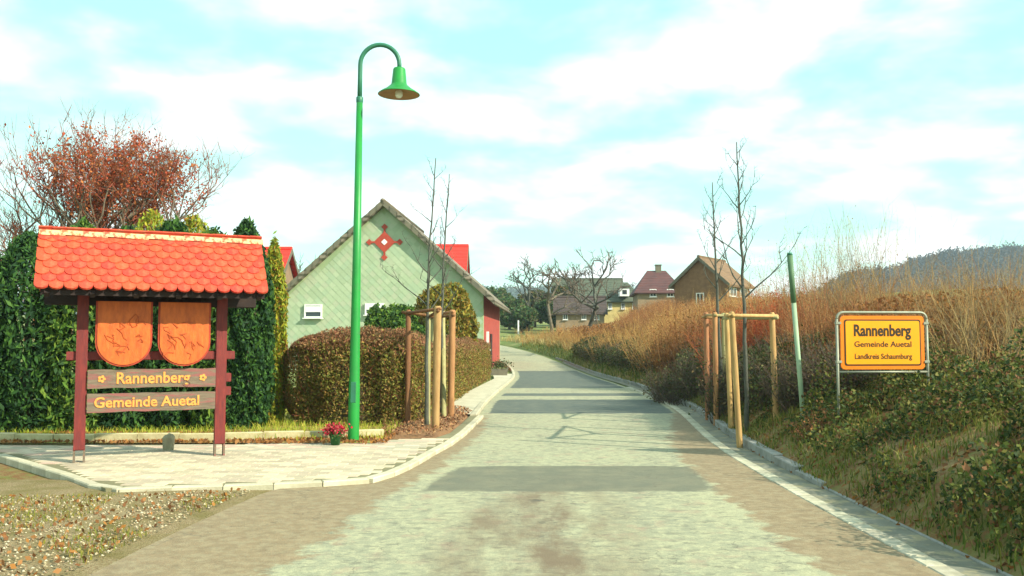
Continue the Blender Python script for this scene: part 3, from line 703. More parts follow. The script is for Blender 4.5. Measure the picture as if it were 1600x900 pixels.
# ------------------------------------------------------------------ staked saplings
def sapling(label, pts, seed, r0=.03, nb=14, bl=.9, sel=0):
    rr = random.Random(seed); base = Vector((pts[0].x, pts[0].y, ground_z(pts[0].x, pts[0].y) if pts[0].x > 2 else .08))
    t = empty('young_tree', base); tag(t, label, 'tree', 'bare young trees tied to stakes')
    way = [Vector((0, 0, -.1))] + [p - base for p in pts[1:]]
    fine = []; 
    for a, b in zip(way, way[1:]):
        for i in range(6):
            q = a.lerp(b, i / 6)
            if fine: q += Vector((rr.uniform(-.012, .012), rr.uniform(-.012, .012), 0))
            fine.append(q)
    fine.append(way[-1]); m = len(fine); rad = [r0 * (1 - .86 * (i / (m - 1)) ** .8) + .003 for i in range(m)]
    MB().tube(fine, rad, 8).build('trunk', MT['bark_grey'], t, True)
    segs = []
    def br(p, d, L, r, dep):
        n = 4; q = p
        for i in range(n):
            d = (d + Vector((rr.uniform(-.22, .22), rr.uniform(-.22, .22), .10 + rr.uniform(-.1, .1)))).normalized()
            e = q + d * L / n; segs.append((q, e, r * (1 - .2 * i), r * (1 - .2 * (i + 1)))); q = e
            if dep > 0 and i > 0 and rr.random() < .75:
                s = Vector((rr.uniform(-1, 1), rr.uniform(-1, 1), rr.uniform(-.1, .9))).normalized()
                br(q, (d * .6 + s * .8).normalized(), L * .38, r * .55, dep - 1)
            elif rr.random() < .6:
                s = Vector((rr.uniform(-1, 1), rr.uniform(-1, 1), rr.uniform(-.2, .8))).normalized() * .06; segs.append((q, q + s, r * .5, r * .3))
    for i in range(nb):
        f = .42 + .56 * (i / nb) ** .9 + rr.uniform(-.02, .02); idx = min(m - 2, int(f * (m - 1))); p = fine[idx].lerp(fine[idx + 1], f * (m - 1) - idx)
        a = i * 2.4 + rr.uniform(-.4, .4); d = Vector((math.cos(a), math.sin(a), .75 + .4 * f)).normalized()
        br(p, d, bl * (1.15 - f) * rr.uniform(.7, 1.2) + .1, .015 * (1.2 - f) + .004, 2 if f < .8 else 1)
    segs_mesh('branches', segs, MT['bark_grey'], t, 4)
    return t
Z = lambda p: p
sapling('tallest bare young tree, in the right-hand stakes nearer the town sign', [P(1168, 672, 14.8), P(1163, 500, 14.8), P(1158, 360, 14.8), P(1151, 222, 14.8)], 1, .042, 17, 1.25)
sapling('thinner bare young tree right of the road, behind and left of the tallest one', [P(1130, 650, 18.2), P(1122, 500, 18.2), P(1118, 400, 18.2), P(1113, 285, 18.2)], 2, .045, 14, 1.0)
sapling('nearer bare young tree left of the road, its tip above the green gable', [P(667, 668, 16.3), P(667, 520, 16.3), P(670, 400, 16.3), P(681, 247, 16.3)], 3, .04, 15, .95)
sapling('bare young tree left of the road, the farther one against the red roof', [P(690, 652, 18.9), P(690, 520, 18.9), P(693, 400, 18.9), P(702, 272, 18.9)], 4, .042, 13, .95)
def support(label, stakes, bars, ties=()):
    o = empty('tree_stakes', (stakes[0][0].x, stakes[0][0].y, 0)); tag(o, label, 'tree support', 'timber stake frames around young trees')
    off = Vector(o.location); ends = []
    for (b, t, rad, mt) in stakes:
        zb = (ground_z(b.x, b.y) if b.x > 2 else .06); bb = Vector((b.x, b.y, zb - .25)); n = 6
        d = (t - bb); pts = [bb + d * i / n - off for i in range(n)] + [t - d.normalized() * .03 - off, t - off]
        rd = [rad * (1 + .05 * math.sin(i * 2.1)) for i in range(n)] + [rad, rad * .7]
        MB().tube(pts, rd, 10).build('stake', MT[mt], o, True); ends.append((bb, t))
    for (i, j, dz, mt) in bars:
        def at(e, dz): d = e[1] - e[0]; return e[0] + d * ((e[1].z + dz - e[0].z) / d.z)
        a, b = at(ends[i], dz), at(ends[j], dz); u = (b - a).normalized(); side = Vector((0, -.055, 0))
        MB().tube([a - u * .12 + side - off, b + u * .12 + side - off], .028, 8).build('crossbar', MT[mt], o, True)
    for p in ties:
        pass
    return o
support('pale timber stakes and crossbars round the nearer young tree on the right verge',
        [(G(1157, 687, .12), P(1143, 487, 13.6), .047, 'stake'), (P(1213, 650, 14.3), P(1206, 488, 14.3), .047, 'stake'), (P(1143, 668, 15.6), P(1135, 489, 15.6), .045, 'stake')],
        [(0, 1, -.06, 'stake'), (0, 2, -.06, 'stake'), (1, 2, -.09, 'stake_green')])
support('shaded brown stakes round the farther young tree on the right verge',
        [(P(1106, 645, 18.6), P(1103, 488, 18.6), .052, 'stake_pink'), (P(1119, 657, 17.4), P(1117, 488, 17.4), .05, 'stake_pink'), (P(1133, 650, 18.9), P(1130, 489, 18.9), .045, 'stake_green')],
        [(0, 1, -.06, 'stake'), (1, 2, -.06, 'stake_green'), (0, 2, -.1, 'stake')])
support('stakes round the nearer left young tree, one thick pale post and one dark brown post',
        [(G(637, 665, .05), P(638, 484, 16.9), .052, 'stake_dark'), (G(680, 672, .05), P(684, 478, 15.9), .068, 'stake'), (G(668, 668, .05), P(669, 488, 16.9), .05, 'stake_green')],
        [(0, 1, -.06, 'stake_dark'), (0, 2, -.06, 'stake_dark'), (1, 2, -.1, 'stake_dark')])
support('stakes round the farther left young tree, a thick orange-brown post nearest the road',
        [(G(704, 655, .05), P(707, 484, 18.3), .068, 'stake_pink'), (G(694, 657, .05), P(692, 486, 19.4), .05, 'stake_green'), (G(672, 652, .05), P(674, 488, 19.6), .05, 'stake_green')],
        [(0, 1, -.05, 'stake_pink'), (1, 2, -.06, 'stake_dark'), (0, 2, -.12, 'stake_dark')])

# ------------------------------------------------------------------ flower pot, stones
def flower_pot():
    p = G(524, 696, .06); r = empty('flower_pot', p); tag(r, 'small dark green plant pot with red flowers at the foot of the green lamp', 'flower pot')
    MB().lathe([(0, 0), (.075, 0), (.10, .17), (.112, .17), (.112, .20), (.095, .20), (.09, .16), (0, .15)], n=18).build('pot', mat('pot', (.02, .13, .035), (.025, .10, .03), 4, rough=.5), r, True)
    n = 700; c = rng.normal(size=(n, 3)) * (.095, .085, .045) + (-.02, 0, .28); V, f = leaf_quads(c, rng.uniform(.03, .055, n), .8)
    np_mesh('blossom', V, f, leafmat('blossom', [(.55, .02, .05), (.45, .03, .06), (.30, .015, .03), (.42, .10, .09)]), r)
    n = 350; c = rng.normal(size=(n, 3)) * (.07, .07, .04) + (0, 0, .21); V, f = leaf_quads(c, rng.uniform(.04, .07, n), .6)
    np_mesh('leaves', V, f, leafmat('potleaf', [(.06, .13, .03), (.09, .15, .04)]), r)
    r.rotation_euler.z = .3; r.scale = (.85, .85, .85)
flower_pot()
def rock(name, c, sz, seed, mt, parent=None):
    rr = random.Random(seed); V, f = [], []; nlat, nl = 5, 8
    for i in range(nlat + 1):
        for j in range(nl):
            th = math.pi * i / nlat; ph = 2 * math.pi * j / nl; q = 1 + rr.uniform(-.12, .12)
            cx = lambda t: math.copysign(abs(t) ** .5, t)
            V.append((cx(math.sin(th)) * cx(math.cos(ph)) * sz[0] / 2 * q, cx(math.sin(th)) * cx(math.sin(ph)) * sz[1] / 2 * q, cx(math.cos(th)) * sz[2] / 2 * q))
    for i in range(nlat):
        for j in range(nl): f.append((i * nl + j, (i + 1) * nl + j, (i + 1) * nl + (j + 1) % nl, i * nl + (j + 1) % nl))
    mb = MB(); mb.add(V, f); o = mb.build(name, mt, parent); o.location = c; return o
p = G(263, 704, .06); tag(rock('stone_block', (p.x, p.y, .17), (.15, .17, .26), 4, mat('stoneg', (.33, .31, .2), (.24, .22, .15), 8, bump=.5)), 'upright grey stone block at the back edge of the pavement, below the welcome board', 'stone')
p = P(783, 575, 42); t = empty('planter', (p.x - .1, 42, 0.07)); tag(t, 'dark stone trough with low plants at the corner of the green house', 'planter')
MB().prism([(-.38, 0), (.38, 0), (.45, .38), (.39, .38), (.36, .30), (-.36, .30), (-.39, .38), (-.45, .38)], -.25, .25).build('trough', mat('trough', (.12, .11, .08), (.17, .15, .10), 5, bump=.4), t)
n = 500; c = rng.normal(size=(n, 3)) * (.26, .16, .10) + (0, 0, .50); V, f = leaf_quads(c, rng.uniform(.06, .12, n), .6); np_mesh('plant', V, f, leafmat('trough_plant', [(.07, .10, .03), (.14, .11, .05), (.05, .08, .03)]), t)

# ------------------------------------------------------------------ houses
def window(parent, M_, w, h, frame='white', pane='glass', bars=1, sill=True):
    f = MB(); b = .07 if w > .6 else .06
    for c, s in (((0, 0, h / 2 - b / 2), (w, .1, b)), ((0, 0, -h / 2 + b / 2), (w, .1, b)), ((-w / 2 + b / 2, 0, 0), (b, .098, h - 2 * b)), ((w / 2 - b / 2, 0, 0), (b, .098, h - 2 * b))):
        f.box(c, s)
    for i in range(bars): f.box(((i + 1) * w / (bars + 1) - w / 2, 0, 0), (.05, .07, h - 2 * b))
    fo = f.build('window', MT[frame], parent); fo.matrix_local = M_
    MB().box((0, .01, 0), (w - .12, .02, h - .12)).build('pane', MT[pane], fo)
    if sill: MB().box((0, -.07, -h / 2 - .03), (w + .14, .16, .05)).build('sill', MT[frame], fo)
    return fo
def house(name, label, cat, loc, rz, W, L, eave, ridge, wall, roof, ov=.4, wins=(), chimney=None, hip=0.0, th=.22):
    r = empty(name, loc, rz); tag(r, label, cat)
    MB().prism([(-W / 2, -1.5), (W / 2, -1.5), (W / 2, eave), (0, ridge - .05), (-W / 2, eave)] if hip == 0 else [(-W / 2, -1.5), (W / 2, -1.5), (W / 2, eave), (-W / 2, eave)], 0, L).build('wall', MT[wall], r)
    sl = (ridge - eave) / (W / 2)
    if hip == 0:
        for s in (-1, 1):
            x1 = s * (W / 2 + ov); z1 = eave - ov * sl
            mb = MB(); a, b = -ov * .8, L + ov * .8
            mb.v = [(x1, a, z1), (x1, b, z1), (0, b, ridge), (0, a, ridge), (x1, a, z1 + th), (x1, b, z1 + th), (0, b, ridge + th), (0, a, ridge + th)]
            mb.f = [(0, 1, 2, 3), (7, 6, 5, 4), (0, 4, 5, 1), (1, 5, 6, 2), (2, 6, 7, 3), (3, 7, 4, 0)]
            ro = mb.build('roof', MT[roof], r)
            v = MB(); v.v = [(x1, a - .03, z1 - .08), (x1, a + .005, z1 - .08), (0, a + .005, ridge - .08), (0, a - .03, ridge - .08), (x1, a - .03, z1 + th + .02), (x1, a + .005, z1 + th + .02), (0, a + .005, ridge + th + .02), (0, a - .03, ridge + th + .02)]
            v.f = mb.f; v.build('verge_board', MT['verge_board'], ro)
        MB().tube([(0, -ov * .8, ridge + th), (0, L + ov * .8, ridge + th)], .13, 8).build('ridge_cap', MT[roof], r)
    else:
        o_ = ov; x = W / 2 + o_; a, b = -o_, L + o_; z = eave - .1; mb = MB()
        mb.v = [(-x, a, z), (x, a, z), (x, b, z), (-x, b, z), (0, a + hip, ridge), (0, b - hip, ridge), (-x, a, z - .15), (x, a, z - .15), (x, b, z - .15), (-x, b, z - .15)]
        mb.f = [(0, 1, 4), (1, 2, 5, 4), (2, 3, 5), (3, 0, 4, 5), (0, 6, 7, 1), (1, 7, 8, 2), (2, 8, 9, 3), (3, 9, 6, 0), (9, 8, 7, 6)]
        ro = mb.build('roof', MT[roof], r)
    if chimney:
        x, y, h = chimney; zc = ridge - abs(x) * sl
        ch = MB().box((x, y, zc + h / 2 - .2), (.6, .6, h + .5)).build('chimney', MT['verge_board'], ro)
        MB().box((x, y, zc + h + .1), (.72, .72, .1)).build('chimney_cap', MT['verge_board'], ch)
    for (face, u, z, w, h) in wins:
        if face == 'f': M_ = Matrix.Translation((u, -.03, z))
        elif face == 'r': M_ = Matrix.Translation((W / 2 + .03, u, z)) @ Matrix.Rotation(math.pi / 2, 4, 'Z')
        elif face == 'l': M_ = Matrix.Translation((-W / 2 - .03, u, z)) @ Matrix.Rotation(-math.pi / 2, 4, 'Z')
        window(r, M_, w, h)
    return r
def green_house():
    cr_, cl_ = P(755, 560, 48.0), P(444, 560, 48.6); d = cr_ - cl_; W = Vector((d.x, d.y)).length; a = math.atan2(d.y, d.x)
    c = (cr_ + cl_) / 2; loc = (c.x, c.y, 0); k = 48.3 / F; zz_ = lambda py: 1.6 + (535 - py) * k
    ridge = zz_(322); eave = zz_(322 + (755 - 598) * .885)
    r = empty('green_house', loc, a); tag(r, 'house with pale green slate-hung gable, red star ornament and brown tiled roof', 'house')
    L = 13.0; hw = W / 2
    MB().prism([(-hw, -.5), (hw, -.5), (hw, eave), (0, ridge), (-hw, eave)], 0.0, .3).build('gable_wall', MT['gable'], r)
    MB().prism([(-hw, -.5), (hw, -.5), (hw, eave), (0, ridge), (-hw, eave)], L - .3, L).build('rear_gable', MT['gable'], r)
    MB().box((hw - .15, L / 2, eave / 2 - .25), (.296, L - .6, eave + .5)).build('side_wall', MT['red_brick'], r)
    MB().box((-hw + .15, L / 2, eave / 2 - .25), (.296, L - .6, eave + .5)).build('rear_side_wall', MT['gable'], r)
    # diamond slates hung on the gable
    tl = leafmat; mb_v = []; s = .20
    sl = (ridge - eave) / hw; rows = int(ridge / (s)) + 2; V = []; Fc = []; n = 0
    for j in range(rows):
        for i in range(-int(hw / (2 * s)) - 1, int(hw / (2 * s)) + 2):
            x = i * 2 * s + (s if j % 2 else 0); z = .3 + j * s
            if abs(x) > hw - s * .9 or z + s > ridge - abs(x) * sl - .05: continue
            g = s * 1.02; y0 = -.012 - .003 * random.random(); y1 = -.028 - .006 * random.random()
            V += [(x, y1, z - g), (x + g, y1 * .6 + y0 * .4, z), (x, y0, z + g), (x - g, y1 * .6 + y0 * .4, z), (x, .0, z - g), (x + g, .0, z), (x - g, .0, z)]
            Fc += [(n, n + 1, n + 2, n + 3), (n, n + 4, n + 5, n + 1), (n, n + 3, n + 6, n + 4)]; n += 7
    mb = MB(); mb.v = V; mb.f = Fc; o = mb.build('slate_hanging', MT['slate_green'], r); o['kind'] = 'stuff'
    # ornament
    zo = zz_(378); orn = empty('ornament', (0, 0, 0)); orn.parent = r; 
    xo = ((599 - 598) * k)
    def dia(cx, cz, q, y0, y1, nm, mt, par): return MB().prism([(cx, cz - q), (cx + q, cz), (cx, cz + q), (cx - q, cz)], y1, y0).build(nm, MT[mt], par)
    m_ = dia(xo, zo, 17 * k, -.05, -.09, 'diamond', 'ornament', orn)
    dia(xo, zo, 5 * k, -.091, -.11, 'white_centre', 'white', orn)
    for dx, dz in ((0, 1), (0, -1), (1, 0), (-1, 0)):
        dia(xo + dx * 24 * k, zo + dz * 24 * k, 5.2 * k, -.05, -.085, 'small_diamond', 'ornament', orn)
        MB().box((xo + dx * 18 * k, -.066, zo + dz * 18 * k), (.10 + abs(dx) * .28, .03, .10 + abs(dz) * .28)).build('bar', MT['ornament'], orn)
    for px, py, w, h in ((489, 486, 28, 21), (586, 483, 30, 18)):
        x = (px - 599.5) * k; window(r, Matrix.Translation((x, -.10, zz_(py))), w * k, h * k, bars=0, sill=True)
    f2 = MB().box(((489 - 599.5) * k, -.135, zz_(483)), (24 * k, .04, 9 * k)).build('shutter', MT['white'], r)
    MB().box(((586 - 599.5) * k, -.135, zz_(480)), (26 * k, .04, 8 * k)).build('shutter', MT['white'], r)
    # roof slabs
    th = .26; ovr, ovl = .62, .35
    for s_, ov in ((1, ovr), (-1, ovl)):
        x1 = s_ * (hw + ov); z1 = eave - ov * sl; a_, b_ = -.45, L + .3
        mb = MB(); mb.v = [(x1, a_, z1), (x1, b_, z1), (0, b_, ridge), (0, a_, ridge), (x1, a_, z1 + th), (x1, b_, z1 + th), (0, b_, ridge + th), (0, a_, ridge + th)]
        mb.f = [(0, 1, 2, 3), (7, 6, 5, 4), (0, 4, 5, 1), (1, 5, 6, 2), (2, 6, 7, 3), (3, 7, 4, 0)]
        ro = mb.build('roof', MT['roof_grey'], r)
        n = 15; vb = MB()
        for i in range(n):     # stepped verge tiles
            t0, t1 = i / n, (i + 1) / n + .012
            p0 = Vector((x1 * (1 - t0), a_, z1 + (ridge - z1) * t0)); p1 = Vector((x1 * (1 - t1), a_, z1 + (ridge - z1) * t1))
            u = (p1 - p0).normalized(); nn = Vector((-u.z * -s_ if 0 else 0, 0, 1))
            q = MB(); b0 = th * .25; b1 = th + .05
            q.v = [p0 + Vector((0, -.04, b0 - .05)), p0 + Vector((0, .35, b0 - .05)), p1 + Vector((0, .35, b0 - .05)), p1 + Vector((0, -.04, b0 - .05)), p0 + Vector((0, -.04, b1 + .04)), p0 + Vector((0, .35, b1 + .04)), p1 + Vector((0, .35, b1)), p1 + Vector((0, -.04, b1))]
            q.v = [tuple(v) for v in q.v]; q.f = mb.f; q.build('verge_tile', MT['verge_board' if i % 3 else 'roof_grey'], ro)
        MB().tube([(x1 + s_ * .06, a_, z1 + .02), (x1 + s_ * .06, b_, z1 + .02)], .07, 8).build('gutter_pipe', MT['verge_board'], ro, True)
    MB().tube([(0, -.5, ridge + th), (0, L + .3, ridge + th)], .14, 8).build('ridge_cap', MT['roof_grey'], r, True)
    dr = MB().box((hw + .03, 5.0, 1.05), (.06, 1.0, 2.1)).build('door', MT['timber_dark'], r)
    window(r, Matrix.Translation((hw + .03, 2.4, 1.7)) @ Matrix.Rotation(math.pi / 2, 4, 'Z'), .9, 1.0)
green_house()
def gz(x, y): return ground_z(x, y)
def hpos(px, Y): p = P(px, 500, Y); return (p.x, Y, gz(p.x, Y))
# red-roofed building whose roof end shows right of the green house's ridge
h = hpos(697, 66); house('red_roof_house', 'bright red roof rising behind the right slope of the green house', 'house', (-3.6, 69, 0), R(90), 8.0, 6.0, 5.4, 8.85, 'wall_beige', 'roof_red', .3, [('l', 3, 3.5, 1, 1.2)])
house('outbuilding', 'small red-roofed building showing between the dark conifers and the green gable', 'building', (-13.75, 54.5, 0), R(90), 6.0, 6, 4.7, 7.1, 'wall_beige', 'roof_red', .4, [('l', 1.8, 2.6, .7, .8)])
# houses beyond the bend
Zp = lambda py, Y: CAM_H + (HOR - py) * Y / F
h = hpos(1088, 75); house('brick_house', 'brown brick house with tan gabled roof and pale balcony strips, highest on the right', 'house', (h[0] + .35, 75, h[2] - .3), R(-36), 4.7, 5.0, Zp(443, 75) - h[2] + .3, Zp(405, 75) - h[2] + .3, 'wall_brick', 'roof_tan', .4,
      [('f', 0, 3.0, .7, 1.1), ('f', -.2, 1.2, .8, 1.0), ('r', 1.2, 3.6, 1.5, .75), ('r', 3.6, 3.6, 1.7, .75), ('r', 1.0, 2.2, 1.3, .7), ('r', 3.7, 2.2, 1.6, .7)], chimney=(-.2, 3.4, .25))
h = hpos(1052, 100); house('purple_roof_house', 'house with dark purplish-red roof and chimney, between the yellow and the brick house', 'house', (h[0], 97, h[2]), R(87), 6.0, 4.6, Zp(458, 97) - h[2], Zp(426, 100) - h[2], 'wall_beige', 'roof_purple', .4, [('l', 1.2, 3, .7, .8), ('l', 3, 3, .7, .8)], hip=1.7, chimney=(0, 2.1, .5))
h = hpos(1003, 103); house('yellow_house', 'yellow-walled house with hipped olive roof and white dormer', 'house', (h[0], 106, h[2]), R(88), 5.0, 4.2, Zp(469, 103) - h[2], Zp(441, 106) - h[2], 'wall_yellow', 'roof_olive', .4, [('l', .7, Zp(478, 103) - h[2], .45, .7), ('l', 2.0, Zp(478, 103) - h[2], .45, .7), ('l', 3.5, Zp(478, 103) - h[2], .45, .7)], hip=1.6)
dm = bpy.data.objects['yellow_house']
h = hpos(974, 125); house('barn', 'long barn with dark olive-grey roof behind the gnarled bare tree', 'barn', (h[0], 128, h[2] - .5), R(88), 8.0, 9.5, Zp(477, 124) - h[2] + .5, Zp(438, 128) - h[2] + .5, 'wall_beige', 'roof_olive', .4, [('l', 3, 2.0, 1, 1), ('l', 6, 2.0, 1, 1)])
h = hpos(944, 98); house('farmhouse', 'low farmhouse with dark brown roof and pale windows left of the gnarled tree', 'house', (h[0], 99, h[2] - .8), R(87), 5.0, 5.2, Zp(488, 96) - h[2] + .8, Zp(467, 99) - h[2] + .8, 'wall_beige', 'roof_brown', .4, [('l', .8, Zp(495, 96) - h[2] + .8, .5, .6), ('l', 2.2, Zp(495, 96) - h[2] + .8, .5, .6), ('l', 4.2, Zp(495, 96) - h[2] + .8, .5, .6)])
# dormer of the yellow house
p = P(975, 457, 103.3); dz = MB().box((0, 0, 0), (1.1, 1.6, .9)).build('dormer', MT['white'], dm); dz.matrix_local = Matrix(); 
dz.location = (Matrix.Rotation(-R(88), 4, 'Z') @ Vector((p.x - dm.location.x, p.y + .2 - dm.location.y, p.z - dm.location.z))); dz.rotation_euler = (0, 0, -R(88))
MB().box((0, -.81, .02), (.5, .03, .5)).build('pane', MT['glass'], dz)
mbd = MB().prism([(-.8, .45), (.8, .45), (0, .95)], -.85, .85).build('dormer_roof', MT['roof_olive'], dz)

# ------------------------------------------------------------------ trees
def tree(name, label, base, H, spread, seed, leaves=0, lm=None, wood='bark', twig='twig', up=.25, wig=.35, lean=(0, 0), r0=.16, depth=5, trunkf=.25, lsize=.12, group=None, nstem=1, lfun=None, fork=3, lenf=.72, cat='tree', Wd=None):
    rr = random.Random(seed); t = empty(name, base); tag(t, label, cat, group)
    thick, thin, tips = [], [], []
    def br(p, d, L, r, dep):
        n = 3; q = p
        for i in range(n):
            d = (d + Vector((rr.gauss(0, wig), rr.gauss(0, wig), rr.gauss(0, wig * .6) + up * .3)) * .5).normalized()
            e = q + d * L / n; ra, rb = r * (1 - .12 * i), r * (1 - .12 * (i + 1))
            (thick if r > r0 * .22 else thin).append((q, e, ra, rb)); q = e
            if dep <= 2: tips.append(q)
        if dep == 0: return
        for k in range(fork if dep > 1 else fork):
            s = Vector((rr.gauss(0, 1), rr.gauss(0, 1), rr.gauss(0, .5) + up)).normalized()
            br(q, (d * .75 + s * spread).normalized(), L * lenf * rr.uniform(.75, 1.15), r * .62, dep - 1)
            if dep > 1 and rr.random() < .4:
                k2 = p.lerp(q, rr.uniform(.4, .9)); br(k2, (d * .3 + s * spread * 1.2).normalized(), L * .5, r * .4, max(0, dep - 2))
    for s_ in range(nstem):
        d0 = Vector((lean[0], lean[1], 1)).normalized() if nstem == 1 else Vector((rr.uniform(-.8, .8), rr.uniform(-.6, .6), 1)).normalized()
        br(Vector((rr.uniform(-.1, .1) * (nstem > 1), 0, -.2)), d0, H * trunkf, r0, depth)
    mz = max([s[1].z for s in thick + thin]); f = H / mz
    if Wd:
        qx = sorted(abs(s[1].x) for s in thick + thin); g_ = Wd / 2 / qx[int(len(qx) * .985)]; f = Vector((g_, g_, f))
    else: f = Vector((f, f, f))
    thick = [(a * f, b * f, c, d) for a, b, c, d in thick]; thin = [(a * f, b * f, c, d) for a, b, c, d in thin]; tips = [p * f for p in tips]
    segs_mesh('trunk', thick, MT[wood], t, 6)
    if thin: segs_mesh('twigs', thin, MT[twig], t, 3)
    if leaves and lm:
        idx = rng.integers(0, len(tips), leaves); c = np.array([tuple(p) for p in tips])[idx] + rng.normal(size=(leaves, 3)) * lsize * 1.2
        if lfun is not None: c = c[lfun(c)]
        V, ff = leaf_quads(c, rng.uniform(.6, 1.3, len(c)) * lsize, .6); np_mesh('crown', V, ff, lm, t)
    return t
LM = {}
LM['red'] = leafmat('leaf_red', [(.42, .075, .03), (.34, .06, .025), (.48, .16, .045), (.27, .09, .04)])
LM['olive'] = leafmat('leaf_olive', [(.065, .085, .02), (.10, .10, .028), (.045, .065, .02), (.12, .085, .035)], trans=.1)
LM['dkgreen'] = leafmat('leaf_dkgreen', [(.02, .06, .015), (.03, .085, .017), (.013, .042, .015), (.055, .13, .02)], trans=.15)  # dark conifer green, lowered further to carry the shade behind the board
LM['ygreen'] = leafmat('leaf_ygreen', [(.28, .32, .025), (.20, .28, .03), (.38, .34, .03), (.14, .20, .03), (.36, .20, .03)])
LM['golden'] = leafmat('leaf_golden', [(.20, .19, .025), (.26, .15, .02), (.12, .15, .03), (.30, .24, .03), (.16, .10, .02)])
LM['hedge'] = leafmat('leaf_hedge', [(.17, .16, .035), (.25, .17, .045), (.12, .15, .025), (.32, .19, .05), (.16, .10, .03), (.26, .24, .045)])
LM['hedgetop'] = leafmat('leaf_hedgetop', [(.30, .13, .07), (.24, .11, .055), (.20, .14, .055), (.34, .18, .08)])
LM['bush'] = leafmat('leaf_bush', [(.05, .12, .02), (.09, .18, .025), (.14, .22, .03), (.03, .07, .02)])
LM['cover'] = leafmat('leaf_cover', [(.07, .10, .02), (.12, .14, .025), (.045, .07, .02), (.17, .155, .035), (.17, .085, .035), (.03, .05, .015)])
LM['fargreen'] = leafmat('leaf_fargreen', [(.06, .12, .035), (.09, .15, .04), (.04, .09, .03), (.13, .12, .05)])
LM['brownl'] = leafmat('leaf_brown', [(.26, .11, .035), (.32, .15, .05), (.18, .08, .03), (.36, .16, .04)])
LM['grass'] = leafmat('grass', [(.14, .18, .03), (.20, .20, .035), (.09, .14, .02), (.28, .23, .07), (.07, .10, .02)], trans=.3)
LM['lawn'] = leafmat('lawn', [(.30, .36, .03), (.38, .38, .04), (.24, .32, .03), (.44, .38, .07)], trans=.3)
LM['vgrass'] = leafmat('vgrass', [(.20, .22, .03), (.26, .24, .04), (.15, .17, .03), (.30, .22, .06)], trans=.3)
LM['drygrass'] = leafmat('drygrass', [(.46, .34, .14), (.52, .42, .18), (.36, .24, .09), (.30, .26, .07)], trans=.3)

# red-leaved tree above the board
def redf(c):
    lp = np.array([mnoise.noise(Vector(tuple(v * 1.1))) for v in c])
    q = -lp * 1.0 + (c[:, 0] - .75) ** 2 / 1.6 ** 2 + (c[:, 2] - 5.9) ** 2 / 1.15 ** 2 + rng.normal(size=len(c)) * .25
    return q < 1.0
p = P(185, 500, 24); tree('red_leaved_tree', 'large spreading bare tree with rusty red leaves above the tiled welcome board', (p.x - .5, 24, 0), 8.2, .72, 21, 34000, LM['red'], 'bark', 'twig_red', up=.38, wig=.28, r0=.10, depth=6, trunkf=.30, lsize=.08, nstem=5, lfun=redf, fork=3, lenf=.74, Wd=6.6)
tree('gnarled_tree', 'gnarled bare fruit tree leaning over the bank in front of the far houses', hpos(912, 70), 7.6, .95, 6, 0, None, 'bark_grey', 'twig', up=.32, wig=.42, lean=(.22, 0), r0=.22, depth=5, trunkf=.30, fork=3, lenf=.7, Wd=6.2)
tree('bare_tree', 'small bare crooked tree beyond the bend, left of the farmhouse', hpos(826, 108), 9.4, .8, 9, 0, None, 'bark_grey', 'twig', up=.2, wig=.4, r0=.22, depth=5, trunkf=.42, fork=3, lenf=.62)
tree('bare_tree', 'bare tree in front of the farmhouse, second of the crooked trees from the left', hpos(864, 92), 7.6, .8, 13, 0, None, 'bark', 'twig', up=.15, wig=.4, r0=.24, depth=5, trunkf=.4, fork=3, lenf=.62)
tree('bare_tree', 'fine-twigged bare tree seen between the dark conifers and the green gable', (P(470, 500, 70).x, 70, 0), 8.6, .8, 17, 0, None, 'bark_grey', 'twig', up=.3, wig=.3, r0=.15, depth=5, trunkf=.3, fork=3)
def leafy(name, label, base, W, H, n, lm, ls, seed, core=None, up=.2, shape='round', group=None, cat='tree', D=None, asp=.55, trunk=.12, lump=.25, parts=('trunk', 'crown')):
    r2 = np.random.default_rng(seed); D = D or W; t = empty(name, base); tag(t, label, cat, group)
    cl = r2.normal(size=(int(14 + 6 * W), 3)); cl /= np.linalg.norm(cl, axis=1)[:, None]
    d = r2.normal(size=(n, 3)); d /= np.linalg.norm(d, axis=1)[:, None]
    lob = np.exp(-((d[:, None, :] - cl[None]) ** 2).sum(2) / .10).max(1)
    rad = (1 - lump + lump * lob) * (1 - np.abs(r2.normal(size=n)) * .16)
    if shape == 'round': c = d * rad[:, None] * (W / 2, D / 2, H / 2) + (0, 0, H / 2 + H * .06)
    else:  # column / cone
        z = r2.random(n) ** 1.05; prof = {'cone': (1 - z ** 1.3) * (.55 + .45 * np.minimum(1, z * 8)), 'column': np.minimum(1, (1 - z) * 3.2) ** .55 * (.8 + .2 * np.minimum(1, z * 6))}[shape]
        a = r2.random(n) * 2 * math.pi; lb = 1 + lump * np.sin(a * 5 + z * 9 + seed) * .5 + lump * .5 * np.sin(a * 11 + z * 23)
        q = prof * lb * (1 - np.abs(r2.normal(size=n)) * .15)
        c = np.stack([np.cos(a) * q * W / 2, np.sin(a) * q * D / 2, z * H + r2.normal(size=n) * .05], 1)
    V, f = leaf_quads(c, r2.uniform(.6, 1.4, n) * ls, asp, up, r2); np_mesh(parts[1], V, f, lm, t)
    MB().tube([(0, 0, -.2), (.03, 0, H * .35), (0, 0, H * .7)], [trunk, trunk * .7, trunk * .2], 8).build(parts[0], MT['bark'], t, True)
    return t
